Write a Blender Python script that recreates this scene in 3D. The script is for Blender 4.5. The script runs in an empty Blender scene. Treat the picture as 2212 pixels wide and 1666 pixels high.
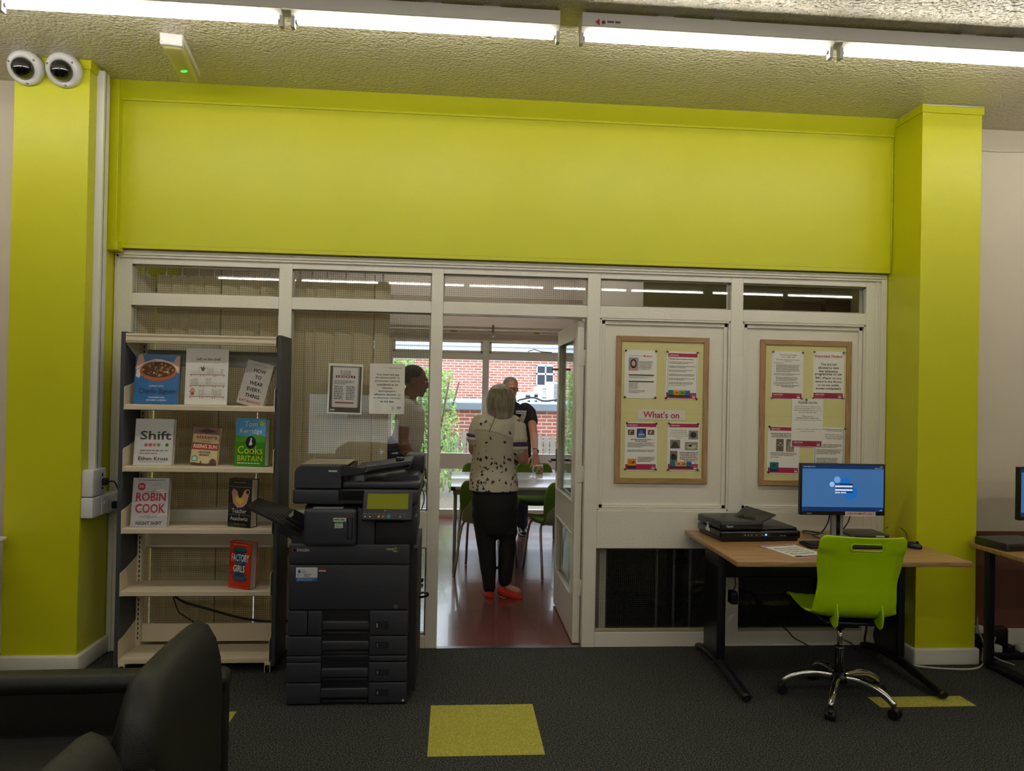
import bpy, bmesh, math, random
from mathutils import Vector, Matrix
random.seed(7)
PI = math.pi
SC = bpy.context.scene
COL = SC.collection
# ---------------------------------------------------------------- camera, world, exposure
W, H = 2212, 1666
FPX = 1592.93
CAM = Vector((0, -4.4593, 1.5527))
CR = Vector((0.99672865, -0.07845456, 0.01941317))
CU = Vector((-0.0199814, -0.00646414, 0.99977946))
CF = Vector((0.07831177, 0.99689673, 0.00801062))
cd = bpy.data.cameras.new('camera')
cd.sensor_width = 36; cd.lens = FPX / W * 36; cd.clip_start = .05; cd.clip_end = 300
cam = bpy.data.objects.new('camera', cd); COL.objects.link(cam)
cam.matrix_world = Matrix(((CR.x, CU.x, -CF.x, CAM.x), (CR.y, CU.y, -CF.y, CAM.y), (CR.z, CU.z, -CF.z, CAM.z), (0, 0, 0, 1)))
SC.camera = cam
wd = bpy.data.worlds.new('sky'); SC.world = wd; wd.use_nodes = True
bg = wd.node_tree.nodes['Background']
bg.inputs[0].default_value = (.80, .90, 1.0, 1); bg.inputs[1].default_value = 2.1
SC.view_settings.view_transform = 'Standard'; SC.view_settings.look = 'None'
SC.view_settings.exposure = 0.88; SC.view_settings.gamma = 1; SC.view_settings.use_curve_mapping = False
SC.cycles.use_denoising = True
SC.cycles.max_bounces = 8; SC.cycles.diffuse_bounces = 4; SC.cycles.glossy_bounces = 4
SC.cycles.transparent_max_bounces = 16
SC.cycles.sample_clamp_indirect = 4
SC.cycles.caustics_reflective = False; SC.cycles.caustics_refractive = False
TUBE = 22.0          # emission of the fluorescent tubes

def ray(px, py): return CF + CR * ((px - W / 2) / FPX) + CU * ((H / 2 - py) / FPX)
def AY(px, py, y):
    d = ray(px, py); return CAM + d * ((y - CAM.y) / d.y)
def AZ(px, py, z):
    d = ray(px, py); return CAM + d * ((z - CAM.z) / d.z)
def AX(px, py, x):
    d = ray(px, py); return CAM + d * ((x - CAM.x) / d.x)

# ---------------------------------------------------------------- materials
def lin(h):
    h = h.lstrip('#'); o = []
    for i in (0, 2, 4):
        c = int(h[i:i + 2], 16) / 255
        o.append(c / 12.92 if c <= .04045 else ((c + .055) / 1.055) ** 2.4)
    return (*o, 1)
MATS = {}
def mat(name, hexc, rough=.5, metal=0., bump=None, var=None, emit=None, spec=.5, coat=0., stretch=None):
    """principled material; bump=(scale, strength), var=(scale, amount, second colour)"""
    if name in MATS: return MATS[name]
    m = bpy.data.materials.new(name); m.use_nodes = True; MATS[name] = m
    nt = m.node_tree; b = nt.nodes['Principled BSDF']
    b.inputs['Base Color'].default_value = lin(hexc)
    b.inputs['Roughness'].default_value = rough; b.inputs['Metallic'].default_value = metal
    b.inputs['Specular IOR Level'].default_value = spec
    b.inputs['Coat Weight'].default_value = coat
    if var or bump:
        tc = nt.nodes.new('ShaderNodeTexCoord'); mp = nt.nodes.new('ShaderNodeMapping')
        nt.links.new(tc.outputs['Object'], mp.inputs[0])
        if stretch: mp.inputs['Scale'].default_value = stretch
    if var:
        n = nt.nodes.new('ShaderNodeTexNoise'); n.inputs['Scale'].default_value = var[0]; n.inputs['Detail'].default_value = 4
        nt.links.new(mp.outputs[0], n.inputs[0])
        r = nt.nodes.new('ShaderNodeMapRange'); r.inputs[1].default_value = .35; r.inputs[2].default_value = .65
        r.inputs[4].default_value = var[1]
        nt.links.new(n.outputs[0], r.inputs[0])
        x = nt.nodes.new('ShaderNodeMix'); x.data_type = 'RGBA'
        x.inputs[6].default_value = lin(hexc); x.inputs[7].default_value = lin(var[2])
        nt.links.new(r.outputs[0], x.inputs[0]); nt.links.new(x.outputs[2], b.inputs['Base Color'])
    if bump:
        n = nt.nodes.new('ShaderNodeTexNoise'); n.inputs['Scale'].default_value = bump[0]; n.inputs['Detail'].default_value = 3
        nt.links.new(mp.outputs[0], n.inputs[0])
        bp = nt.nodes.new('ShaderNodeBump'); bp.inputs['Strength'].default_value = bump[1]; bp.inputs['Distance'].default_value = .004
        nt.links.new(n.outputs[0], bp.inputs['Height']); nt.links.new(bp.outputs[0], b.inputs['Normal'])
    if emit:
        b.inputs['Emission Color'].default_value = lin(emit[0]); b.inputs['Emission Strength'].default_value = emit[1]
    return m
def flat(h, rough=.55): return mat('paint_' + h, '#' + h, rough, var=(40, .15, '#' + h))
def N(nt, t, **k):
    n = nt.nodes.new('ShaderNode' + t)
    for a, v in k.items(): setattr(n, a, v)
    return n
def MA(nt, op, a, b=None):
    n = N(nt, 'Math', operation=op)
    for i, v in enumerate((a, b)):
        if v is None: continue
        if isinstance(v, (int, float)): n.inputs[i].default_value = v
        else: nt.links.new(v, n.inputs[i])
    return n.outputs[0]
def glassmat(name, wired, tint=(.965, .985, .975, 1), pitch=.0127, wire=.07, refl=.05):
    m = bpy.data.materials.new(name); m.use_nodes = True; nt = m.node_tree; nt.nodes.clear()
    out = N(nt, 'OutputMaterial'); tr = N(nt, 'BsdfTransparent'); tr.inputs[0].default_value = tint
    gl = N(nt, 'BsdfGlossy'); gl.inputs['Roughness'].default_value = .012
    g = N(nt, 'NewGeometry'); dp = N(nt, 'VectorMath', operation='DOT_PRODUCT')
    nt.links.new(g.outputs['Normal'], dp.inputs[0]); nt.links.new(g.outputs['Incoming'], dp.inputs[1])
    c = MA(nt, 'SUBTRACT', 1, MA(nt, 'ABSOLUTE', dp.outputs['Value']))
    fr = MA(nt, 'ADD', MA(nt, 'MULTIPLY', MA(nt, 'POWER', c, 5.), .94), refl)
    mx = N(nt, 'MixShader'); nt.links.new(fr, mx.inputs[0]); nt.links.new(tr.outputs[0], mx.inputs[1]); nt.links.new(gl.outputs[0], mx.inputs[2])
    last = mx
    if wired:
        tc = N(nt, 'TexCoord'); sp = N(nt, 'SeparateXYZ'); nt.links.new(tc.outputs['Object'], sp.inputs[0])
        a = MA(nt, 'LESS_THAN', MA(nt, 'FRACT', MA(nt, 'MULTIPLY', sp.outputs[0], 1 / pitch)), wire)
        b = MA(nt, 'LESS_THAN', MA(nt, 'FRACT', MA(nt, 'MULTIPLY', sp.outputs[2], 1 / pitch)), wire)
        f = MA(nt, 'MULTIPLY', MA(nt, 'MAXIMUM', a, b), .55)
        df = N(nt, 'BsdfDiffuse'); df.inputs[0].default_value = (.06, .055, .045, 1)
        m2 = N(nt, 'MixShader'); nt.links.new(f, m2.inputs[0]); nt.links.new(mx.outputs[0], m2.inputs[1]); nt.links.new(df.outputs[0], m2.inputs[2]); last = m2
    nt.links.new(last.outputs[0], out.inputs[0])
    return m
def brickmat(name, c1, c2, mortar, scale=1.):
    m = bpy.data.materials.new(name); m.use_nodes = True; nt = m.node_tree; b = nt.nodes['Principled BSDF']
    tc = N(nt, 'TexCoord'); sp = N(nt, 'SeparateXYZ'); cb = N(nt, 'CombineXYZ')
    nt.links.new(tc.outputs['Object'], sp.inputs[0]); nt.links.new(sp.outputs[0], cb.inputs[0]); nt.links.new(sp.outputs[2], cb.inputs[1])
    br = N(nt, 'TexBrick'); br.inputs['Scale'].default_value = 1; br.inputs['Brick Width'].default_value = .225 * scale
    br.inputs['Row Height'].default_value = .075 * scale; br.inputs['Mortar Size'].default_value = .009 * scale; br.inputs['Mortar Smooth'].default_value = .1
    br.inputs['Color1'].default_value = lin(c1); br.inputs['Color2'].default_value = lin(c2); br.inputs['Mortar'].default_value = lin(mortar)
    nt.links.new(cb.outputs[0], br.inputs[0]); nt.links.new(br.outputs[0], b.inputs['Base Color']); b.inputs['Roughness'].default_value = .9
    return m
def woodmat(name, c1, c2, rough=.4, sc=(1, 14, 14), coat=0.):
    m = bpy.data.materials.new(name); m.use_nodes = True; nt = m.node_tree; b = nt.nodes['Principled BSDF']
    tc = N(nt, 'TexCoord'); mp = N(nt, 'Mapping'); mp.inputs['Scale'].default_value = sc
    nt.links.new(tc.outputs['Object'], mp.inputs[0])
    n = N(nt, 'TexNoise'); n.inputs['Scale'].default_value = 6; n.inputs['Detail'].default_value = 6; n.inputs['Distortion'].default_value = .6
    nt.links.new(mp.outputs[0], n.inputs[0])
    cr = N(nt, 'ValToRGB'); cr.color_ramp.elements[0].position = .36; cr.color_ramp.elements[1].position = .66
    cr.color_ramp.elements[0].color = lin(c1); cr.color_ramp.elements[1].color = lin(c2)
    nt.links.new(n.outputs[0], cr.inputs[0]); nt.links.new(cr.outputs[0], b.inputs['Base Color'])
    b.inputs['Roughness'].default_value = rough; b.inputs['Coat Weight'].default_value = coat
    return m
def artex():
    m = bpy.data.materials.new('stippled_ceiling'); m.use_nodes = True; nt = m.node_tree; b = nt.nodes['Principled BSDF']
    tc = N(nt, 'TexCoord'); n1 = N(nt, 'TexNoise'); n1.inputs['Scale'].default_value = 48; n1.inputs['Detail'].default_value = 2
    vo = N(nt, 'TexVoronoi'); vo.inputs['Scale'].default_value = 62
    nt.links.new(tc.outputs['Object'], n1.inputs[0]); nt.links.new(tc.outputs['Object'], vo.inputs[0])
    s = MA(nt, 'SUBTRACT', n1.outputs[0], MA(nt, 'MULTIPLY', vo.outputs['Distance'], .55))
    bp = N(nt, 'Bump'); bp.inputs['Strength'].default_value = 1.; bp.inputs['Distance'].default_value = .012
    nt.links.new(s, bp.inputs['Height']); nt.links.new(bp.outputs[0], b.inputs['Normal'])
    b.inputs['Base Color'].default_value = lin('#d6ceb8'); b.inputs['Roughness'].default_value = .24
    b.inputs['Specular IOR Level'].default_value = .6
    return m
def carpetmat(name, dark, light, amt):
    m = bpy.data.materials.new(name); m.use_nodes = True; nt = m.node_tree; b = nt.nodes['Principled BSDF']
    tc = N(nt, 'TexCoord'); n1 = N(nt, 'TexNoise'); n1.inputs['Scale'].default_value = 150; n1.inputs['Detail'].default_value = 2
    nt.links.new(tc.outputs['Object'], n1.inputs[0])
    cr = N(nt, 'ValToRGB'); cr.color_ramp.elements[0].position = .42; cr.color_ramp.elements[1].position = amt
    cr.color_ramp.elements[0].color = lin(dark); cr.color_ramp.elements[1].color = lin(light)
    nt.links.new(n1.outputs[0], cr.inputs[0]); nt.links.new(cr.outputs[0], b.inputs['Base Color'])
    bp = N(nt, 'Bump'); bp.inputs['Strength'].default_value = .8; bp.inputs['Distance'].default_value = .006
    nt.links.new(n1.outputs[0], bp.inputs['Height']); nt.links.new(bp.outputs[0], b.inputs['Normal'])
    b.inputs['Roughness'].default_value = .95; b.inputs['Specular IOR Level'].default_value = .15
    return m
def spotmat(name, base, scale, cols, thr, zlo, zhi):
    """cloth with scattered small printed marks, denser towards zlo"""
    m = bpy.data.materials.new(name); m.use_nodes = True; nt = m.node_tree; b = nt.nodes['Principled BSDF']
    tc = N(nt, 'TexCoord'); ns = N(nt, 'TexNoise'); ns.inputs['Scale'].default_value = 60
    nt.links.new(tc.outputs['Object'], ns.inputs[0])
    ad = N(nt, 'VectorMath', operation='MULTIPLY_ADD'); nt.links.new(ns.outputs['Color'], ad.inputs[0])
    ad.inputs[1].default_value = (.035,) * 3; nt.links.new(tc.outputs['Object'], ad.inputs[2])
    vo = N(nt, 'TexVoronoi'); vo.inputs['Scale'].default_value = scale; nt.links.new(ad.outputs[0], vo.inputs[0])
    sp = N(nt, 'SeparateXYZ'); nt.links.new(tc.outputs['Object'], sp.inputs[0])
    mr = N(nt, 'MapRange'); nt.links.new(sp.outputs[2], mr.inputs[0]); mr.inputs[1].default_value = zlo; mr.inputs[2].default_value = zhi
    mr.inputs[3].default_value = 1.; mr.inputs[4].default_value = .10
    sc = N(nt, 'SeparateColor'); nt.links.new(vo.outputs['Color'], sc.inputs[0])
    keep = MA(nt, 'LESS_THAN', sc.outputs[0], mr.outputs[0])
    spot = MA(nt, 'LESS_THAN', vo.outputs['Distance'], thr)
    f = MA(nt, 'MULTIPLY', keep, spot)
    cr = N(nt, 'ValToRGB'); cr.color_ramp.interpolation = 'CONSTANT'
    for i, c in enumerate(cols):
        e = cr.color_ramp.elements[i] if i < 2 else cr.color_ramp.elements.new(i / len(cols))
        e.position = i / len(cols); e.color = lin(c)
    nt.links.new(sc.outputs[1], cr.inputs[0])
    x = N(nt, 'Mix', data_type='RGBA'); nt.links.new(f, x.inputs[0]); x.inputs[6].default_value = lin(base); nt.links.new(cr.outputs[0], x.inputs[7])
    nt.links.new(x.outputs[2], b.inputs['Base Color']); b.inputs['Roughness'].default_value = .8
    return m

LIME = mat('lime_wall_paint', '#cacb0c', .42, bump=(30, .12), var=(2.5, .5, '#c4c611'))
WHITEG = mat('white_gloss_paint', '#e6e2d6', .28, bump=(90, .35), var=(6, .4, '#dedacb'))
WHITEP = mat('white_panel_paint', '#e3dfd2', .45, bump=(60, .1), var=(5, .4, '#dcd7c8'))
WALLW = mat('cream_wall_paint', '#ddd2c0', .6, bump=(40, .15), var=(3, .4, '#d5c9b6'))
SKIRT = mat('skirting_paint', '#dcd8cc', .4, bump=(50, .1))
CEIL = artex()
CARPET = carpetmat('charcoal_carpet', '#1f2224', '#65665f', .70)
TILE = carpetmat('yellow_green_carpet', '#a39f3c', '#c6c063', .7)
WIRED = glassmat('wired_glass', True)
CLEAR = glassmat('clear_glass', False, (.96, .98, .98, 1))
SHELFM = mat('cream_shelf_metal', '#dccfb4', .38, bump=(200, .05))
SLATE = mat('slate_shelf_panel', '#3d3f45', .5, bump=(250, .1))
COPB = mat('copier_charcoal_plastic', '#30323c', .45, bump=(500, .15))
COPD = mat('copier_dark_plastic', '#1b1b22', .45, bump=(500, .15))
BLACK = mat('black_plastic', '#0d0d10', .35, bump=(400, .08))
BLACKG = mat('black_gloss_plastic', '#08080a', .12)
GROOVE = mat('dark_groove', '#030304', .8)
CHROME = mat('chrome', '#d8d8d8', .08, 1.)
STEEL = mat('grey_steel', '#8d8d8d', .32, 1., bump=(90, .05))
SILVER = mat('silver_plastic', '#a9a9aa', .35, .6)
UPVC = mat('white_window_plastic', '#dcd9d6', .35, bump=(20, .03))
OAK = woodmat('light_oak', '#967149', '#b28f62', .35)
OAKF = woodmat('oak_frame', '#8d6c45', '#a98a5f', .5, (14, 14, 1))
OAKH = woodmat('oak_frame_rail', '#8d6c45', '#a98a5f', .5, (1, 14, 14))
PINB = mat('cream_pinboard', '#d6cf94', .9, bump=(300, .2), var=(8, .4, '#cfc88c'))
LEATHER = mat('black_leather', '#0e0e0b', .48, bump=(260, .25), var=(5, .5, '#13130f'))
CHAIRG = mat('lime_plastic', '#b2dc08', .3, bump=(600, .06))
WHITEPL = mat('white_plastic', '#dedede', .35)
PAPER = mat('white_paper', '#e6e4dd', .6, var=(12, .2, '#dedcd4'))
BLIND = mat('beige_blind_fabric', '#ecdfc0', .85, bump=(500, .3), var=(4, .4, '#e0d1b0'))
def translucent(m, hexc, f):
    nt = m.node_tree; b = nt.nodes['Principled BSDF']; o = [n for n in nt.nodes if n.type == 'OUTPUT_MATERIAL'][0]
    t = N(nt, 'BsdfTranslucent'); t.inputs[0].default_value = lin(hexc); x = N(nt, 'MixShader'); x.inputs[0].default_value = f
    nt.links.new(b.outputs[0], x.inputs[1]); nt.links.new(t.outputs[0], x.inputs[2]); nt.links.new(x.outputs[0], o.inputs[0])
translucent(BLIND, '#dccba6', .35)
LINO = mat('red_brown_lino', '#7a4a46', .2, bump=(5, .05), var=(3, .5, '#6d403b'), spec=.9, coat=.25)

# ---------------------------------------------------------------- mesh builder
_TXT = {}
def txtmesh(s, bold):
    k = (s, bold)
    if k in _TXT: return _TXT[k]
    cu = bpy.data.curves.new('t', 'FONT'); cu.body = s; cu.resolution_u = 2; cu.offset = .018 if bold else 0.; cu.fill_mode = 'FRONT'
    o = bpy.data.objects.new('t', cu); COL.objects.link(o)
    me = bpy.data.meshes.new_from_object(o.evaluated_get(bpy.context.evaluated_depsgraph_get()))
    vs = [(v.co.x, v.co.y) for v in me.vertices]; fs = [tuple(p.vertices) for p in me.polygons]
    bpy.data.objects.remove(o); bpy.data.meshes.remove(me); bpy.data.curves.remove(cu)
    if vs:
        x0 = min(v[0] for v in vs); x1 = max(v[0] for v in vs); y0 = min(v[1] for v in vs); y1 = max(v[1] for v in vs)
        vs = [((x - x0) / max(x1 - x0, 1e-6), (y - y0) / max(y1 - y0, 1e-6)) for x, y in vs]; asp = (x1 - x0) / max(y1 - y0, 1e-6)
    else: asp = 1
    _TXT[k] = (vs, fs, asp); return _TXT[k]

class MB:
    def __init__(s): s.v = []; s.f = []; s.m = []; s.sm = []; s.mats = []
    def mi(s, m):
        if m not in s.mats: s.mats.append(m)
        return s.mats.index(m)
    def add(s, vs, fs, m, M=None, smooth=False):
        b = len(s.v); i = s.mi(m)
        for v in vs:
            v = Vector(v); s.v.append(M @ v if M else v)
        for f in fs: s.f.append(tuple(b + k for k in f)); s.m.append(i); s.sm.append(smooth)
        return s
    def box(s, a, b, m, M=None):
        x0, y0, z0 = [min(a[i], b[i]) for i in range(3)]; x1, y1, z1 = [max(a[i], b[i]) for i in range(3)]
        return s.add([(x0, y0, z0), (x1, y0, z0), (x1, y1, z0), (x0, y1, z0), (x0, y0, z1), (x1, y0, z1), (x1, y1, z1), (x0, y1, z1)],
              [(0, 3, 2, 1), (4, 5, 6, 7), (0, 1, 5, 4), (1, 2, 6, 5), (2, 3, 7, 6), (3, 0, 4, 7)], m, M)
    def rbox(s, a, b, r, m, M=None, seg=3, smooth=True):
        bm = bmesh.new(); bmesh.ops.create_cube(bm, size=1)
        c = [(a[i] + b[i]) / 2 for i in range(3)]; d = [abs(a[i] - b[i]) for i in range(3)]
        for v in bm.verts: v.co = Vector([c[i] + v.co[i] * d[i] for i in range(3)])
        bmesh.ops.bevel(bm, geom=bm.edges[:], offset=min(r, min(d) * .49), segments=seg, profile=.5, affect='EDGES')
        vs = [v.co.copy() for v in bm.verts]; fs = [[v.index for v in f.verts] for f in bm.faces]; bm.free()
        return s.add(vs, fs, m, M, smooth)
    def prism(s, poly, t0, t1, axis, m, M=None, smooth=False):
        n = len(poly); P = {'x': lambda u, w, t: (t, u, w), 'y': lambda u, w, t: (u, t, w), 'z': lambda u, w, t: (u, w, t)}[axis]
        vs = [P(u, w, t0) for u, w in poly] + [P(u, w, t1) for u, w in poly]
        fs = [tuple(range(n)), tuple(range(2 * n - 1, n - 1, -1))]
        s.add(vs, fs, m, M)
        b = len(s.v) - 2 * n; i = s.mi(m)
        for k in range(n): s.f.append((b + k, b + n + k, b + n + (k + 1) % n, b + (k + 1) % n)); s.m.append(i); s.sm.append(smooth)
        return s
    def tube(s, pts, r, m, n=10, M=None, cap=True, flat=1., smooth=True):
        pts = [Vector(p) for p in pts]; k = len(pts); rs = r if isinstance(r, (list, tuple)) else [r] * k
        up = None; vs = []; fs = []
        for i in range(k):
            t = (pts[min(i + 1, k - 1)] - pts[max(i - 1, 0)]).normalized()
            if up is None:
                up = Vector((0, 0, 1)) if abs(t.z) < .9 else Vector((1, 0, 0))
            a = t.cross(up).normalized(); up = a.cross(t).normalized()
            for j in range(n):
                an = 2 * PI * j / n; vs.append(pts[i] + (a * math.cos(an) + up * math.sin(an) * flat) * rs[i])
        for i in range(k - 1):
            for j in range(n): fs.append((i * n + j, i * n + (j + 1) % n, (i + 1) * n + (j + 1) % n, (i + 1) * n + j))
        s.add(vs, fs, m, M, smooth)
        if cap: 
            b = len(s.v) - k * n; q = s.mi(m)
            s.f.append(tuple(b + j for j in range(n))[::-1]); s.m.append(q); s.sm.append(False)
            s.f.append(tuple(b + (k - 1) * n + j for j in range(n))); s.m.append(q); s.sm.append(False)
        return s
    def lathe(s, prof, m, n=24, M=None, smooth=True):
        vs = []; fs = []; k = len(prof)
        for r, z in prof:
            for j in range(n): a = 2 * PI * j / n; vs.append((r * math.cos(a), r * math.sin(a), z))
        for i in range(k - 1):
            for j in range(n): fs.append((i * n + j, i * n + (j + 1) % n, (i + 1) * n + (j + 1) % n, (i + 1) * n + j))
        if prof[0][0] > 1e-6: fs.append(tuple(range(n))[::-1])
        if prof[-1][0] > 1e-6: fs.append(tuple((k - 1) * n + j for j in range(n)))
        return s.add(vs, fs, m, M, smooth)
    def ball(s, c, r, m, n=14, M=None):
        r = (r, r, r) if isinstance(r, (int, float)) else r
        vs = []; fs = []; k = n // 2
        for i in range(k + 1):
            ph = PI * i / k
            for j in range(n): a = 2 * PI * j / n; vs.append((c[0] + r[0] * math.sin(ph) * math.cos(a), c[1] + r[1] * math.sin(ph) * math.sin(a), c[2] + r[2] * math.cos(ph)))
        for i in range(k):
            for j in range(n): fs.append((i * n + j, (i + 1) * n + j, (i + 1) * n + (j + 1) % n, i * n + (j + 1) % n))
        return s.add(vs, fs, m, M, True)
    def limb(s, pts, rad, m, up=(0, 0, 1), n=14):
        """tapered limb with elliptical rings and rounded ends; rad = (across, along up)"""
        pts = [Vector(p) for p in pts]; rad = [(r, r) if isinstance(r, (int, float)) else r for r in rad]
        k = len(pts); up = Vector(up); R = []
        for i in range(k):
            t = (pts[min(i + 1, k - 1)] - pts[max(i - 1, 0)]).normalized()
            a = t.cross(up)
            if a.length < 1e-3: a = t.cross(Vector((1, 0, 0)))
            a.normalize(); b = a.cross(t).normalized(); R.append((pts[i], t, a, b, rad[i]))
        rings = []
        for q in (0, -1):
            p, t, a, b, (ra, rb) = R[q]; sg = -1 if q == 0 else 1; e = min(ra, rb)
            ex = [(p + t * sg * e * math.sin(x), math.cos(x)) for x in (.6, 1.1, 1.45)]
            ex = [(c, a, b, ra * w, rb * w) for c, w in ex]
            if q == 0: start = ex[::-1]
            else: end = ex
        rings = start + [(p, a, b, ra, rb) for p, t, a, b, (ra, rb) in R] + end
        vs = []; fs = []
        for p, a, b, ra, rb in rings:
            for j in range(n): an = 2 * PI * j / n; vs.append(p + a * ra * math.cos(an) + b * rb * math.sin(an))
        K = len(rings)
        for i in range(K - 1):
            for j in range(n): fs.append((i * n + j, i * n + (j + 1) % n, (i + 1) * n + (j + 1) % n, (i + 1) * n + j))
        fs.append(tuple(range(n))[::-1]); fs.append(tuple((K - 1) * n + j for j in range(n)))
        return s.add(vs, fs, m, None, True)
    def build(s, name, parent=None, bevel=0., seg=2, remesh=0., smoothit=0, subsurf=0, solid=0.):
        me = bpy.data.meshes.new(name); me.from_pydata([tuple(v) for v in s.v], [], s.f); me.update()
        for m in s.mats: me.materials.append(m)
        me.polygons.foreach_set('material_index', s.m); me.polygons.foreach_set('use_smooth', s.sm)
        if not remesh:
            bm = bmesh.new(); bm.from_mesh(me); bmesh.ops.recalc_face_normals(bm, faces=bm.faces[:]) if not getattr(s, 'keepn', 0) else None
            bm.to_mesh(me); bm.free()
        o = bpy.data.objects.new(name, me); COL.objects.link(o)
        if parent: o.parent = parent
        if solid: d = o.modifiers.new('s', 'SOLIDIFY'); d.thickness = solid; d.offset = 0
        if remesh:
            d = o.modifiers.new('r', 'REMESH'); d.mode = 'VOXEL'; d.voxel_size = remesh; d.use_smooth_shade = True
        if smoothit: d = o.modifiers.new('k', 'SMOOTH'); d.factor = .5; d.iterations = smoothit
        if bevel: d = o.modifiers.new('b', 'BEVEL'); d.width = bevel; d.segments = seg; d.limit_method = 'ANGLE'; d.angle_limit = .6
        if subsurf: d = o.modifiers.new('u', 'SUBSURF'); d.levels = subsurf; d.render_levels = subsurf
        return o

class Face:
    """2-D drawing surface on a mesh builder: u to the right, v up, n towards the viewer"""
    def __init__(s, mb, o, u=(1, 0, 0), v=(0, 0, 1), eps=.0004):
        s.mb = mb; s.o = Vector(o); s.u = Vector(u).normalized(); s.v = Vector(v).normalized(); s.n = s.u.cross(s.v); s.eps = eps; s.k = 1
    def P(s, a, b, l): return s.o + s.u * a + s.v * b + s.n * (s.eps * l)
    def poly(s, pts, m, l=1): s.mb.add([s.P(a, b, l) for a, b in pts], [tuple(range(len(pts)))], m); return s
    def quad(s, a0, b0, a1, b1, m, l=1): return s.poly([(a0, b0), (a1, b0), (a1, b1), (a0, b1)], m, l)
    def disc(s, a, b, r, m, l=1, n=20, ry=None): return s.poly([(a + r * math.cos(2 * PI * i / n), b + (ry or r) * math.sin(2 * PI * i / n)) for i in range(n)], m, l)
    def text(s, t, a0, b0, a1, b1, m, l=2, bold=False, slant=0.):
        vs, fs, asp = txtmesh(t, bold)
        s.mb.add([s.P(a0 + (a1 - a0) * x + slant * (b1 - b0) * y, b0 + (b1 - b0) * y, l) for x, y in vs], fs, m); return s
    def ctext(s, t, cu, b0, h, m, l=2, bold=False, maxw=9., squash=1.):
        asp = txtmesh(t, bold)[2]; w = min(asp * h * squash, maxw); return s.text(t, cu - w / 2, b0, cu + w / 2, b0 + h, m, l, bold)
    def para(s, a0, b1, a1, n, lh, m, l=2, hh=.42, center=False, seed=1):
        """rows of print too small to read in the photograph"""
        r = random.Random(seed)
        for i in range(n):
            b = b1 - i * lh; end = a1 - (a1 - a0) * (r.random() * (.12 if i < n - 1 else .5)); x = a0; sh = (a1 - end) / 2 if center else 0
            while x < end:
                w = lh * (.5 + r.random() * 1.6); s.quad(x + sh, b - lh * hh, min(x + w, end) + sh, b, m, l); x += w + lh * .28
        return s

def thing(name, label, cat, loc=(0, 0, 0), rz=0., group=None, rx=0., ry=0.):
    o = bpy.data.objects.new(name, None); COL.objects.link(o); o.location = loc; o.rotation_euler = (rx, ry, rz)
    o.empty_display_size = .05
    return tag(o, label, cat, group)
def tag(o, label, cat, group=None, kind=None):
    o['label'] = label; o['category'] = cat
    if group: o['group'] = group
    if kind: o['kind'] = kind
    return o
def struct(o, label=None):
    o['kind'] = 'structure'
    if label: o['label'] = label
    return o
def dup(root, loc, rz, label, keep=None):
    r = root.copy(); COL.objects.link(r); r.location = loc; r.rotation_euler = (0, 0, rz); r['label'] = label
    for ch in list(root.children):
        c = ch.copy(); COL.objects.link(c); c.parent = r
        for g in list(ch.children):
            d = g.copy(); COL.objects.link(d); d.parent = c
    return r
def spline(pts, k=6):
    """Catmull-Rom through the points"""
    P = [Vector(p) for p in pts]; P = [P[0] * 2 - P[1]] + P + [P[-1] * 2 - P[-2]]; out = []
    for i in range(1, len(P) - 2):
        a, b, c, d = P[i - 1:i + 3]
        for j in range(k):
            t = j / k; out.append(.5 * ((2 * b) + (c - a) * t + (2 * a - 5 * b + 4 * c - d) * t * t + (3 * b - a - 3 * c + d) * t ** 3))
    out.append(P[-2]); return out
# ================================================================ SETTING
CZ = 3.29
def sbox(name, a, b, m, label=None, bevel=0.):
    return struct(MB().box(a, b, m).build(name, bevel=bevel), label)
sbox('floor', (-7, -10, -.1), (8, .02, 0), CARPET, 'charcoal flecked carpet')
sbox('floor_meeting_room', (-3.4, .02, -.1), (2.95, 4.78, -.004), LINO, 'red-brown glossy lino of the meeting room')
sbox('ceiling', (-7, -10, CZ), (8, 0, CZ + .1), CEIL, 'stippled ceiling')
sbox('ceiling_meeting_room', (-3.4, .1, CZ), (2.95, 4.78, CZ + .1), mat('white_ceiling', '#d9d2cc', .7, bump=(60, .2)))
sbox('wall_front_left', (-7, 0, 0), (-1.97, .1, CZ), WALLW)
o = MB().box((2.7, 0, .72), (8, .1, CZ), WALLW).box((2.7, 0, 0), (8, .1, .72), mat('brown_lower_wall', '#6a4436', .5, var=(5, .5, '#5d3b2f'))).build('wall_front_right'); struct(o)  # wall is coloured brown below desk height
sbox('wall_left', (-7.1, -10, 0), (-7, 0, CZ), WALLW)
sbox('wall_right', (8, -10, 0), (8.1, 0, CZ), WALLW)
# wall behind the viewpoint with a wide shop window in it

m = MB()
p = AY(663, 980, 10.); q = AY(862, 855, 10.)
m.box((-7, -10.1, 0), (p.x, -10, CZ), WALLW).box((q.x, -10.1, 0), (8, -10, CZ), WALLW)
m.box((p.x, -10.1, 0), (q.x, -10, p.z), WALLW).box((p.x, -10.1, q.z), (q.x, -10, CZ), WALLW)
struct(m.build('wall_back'))
# pillars
for nm, x0, x1 in (('wall_pillar_left', -2.372, -1.985), ('wall_pillar_right', 2.715, 3.085)):
    m = MB().box((x0, -.337, 0), (x1, 0, CZ), LIME)
    m.box((x0 - .008, -.345, CZ - .05), (x1 + .008, 0, CZ), LIME)
    struct(m.build(nm, bevel=.003), 'lime green pillar')
    b = MB().rbox((x0 - (.012 if x0 < 0 else .014), -.357, 0), (x1 + .02, -.002, .098), .012, SKIRT)
    struct(b.build('baseboard_' + nm[5:]), 'white skirting')
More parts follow.
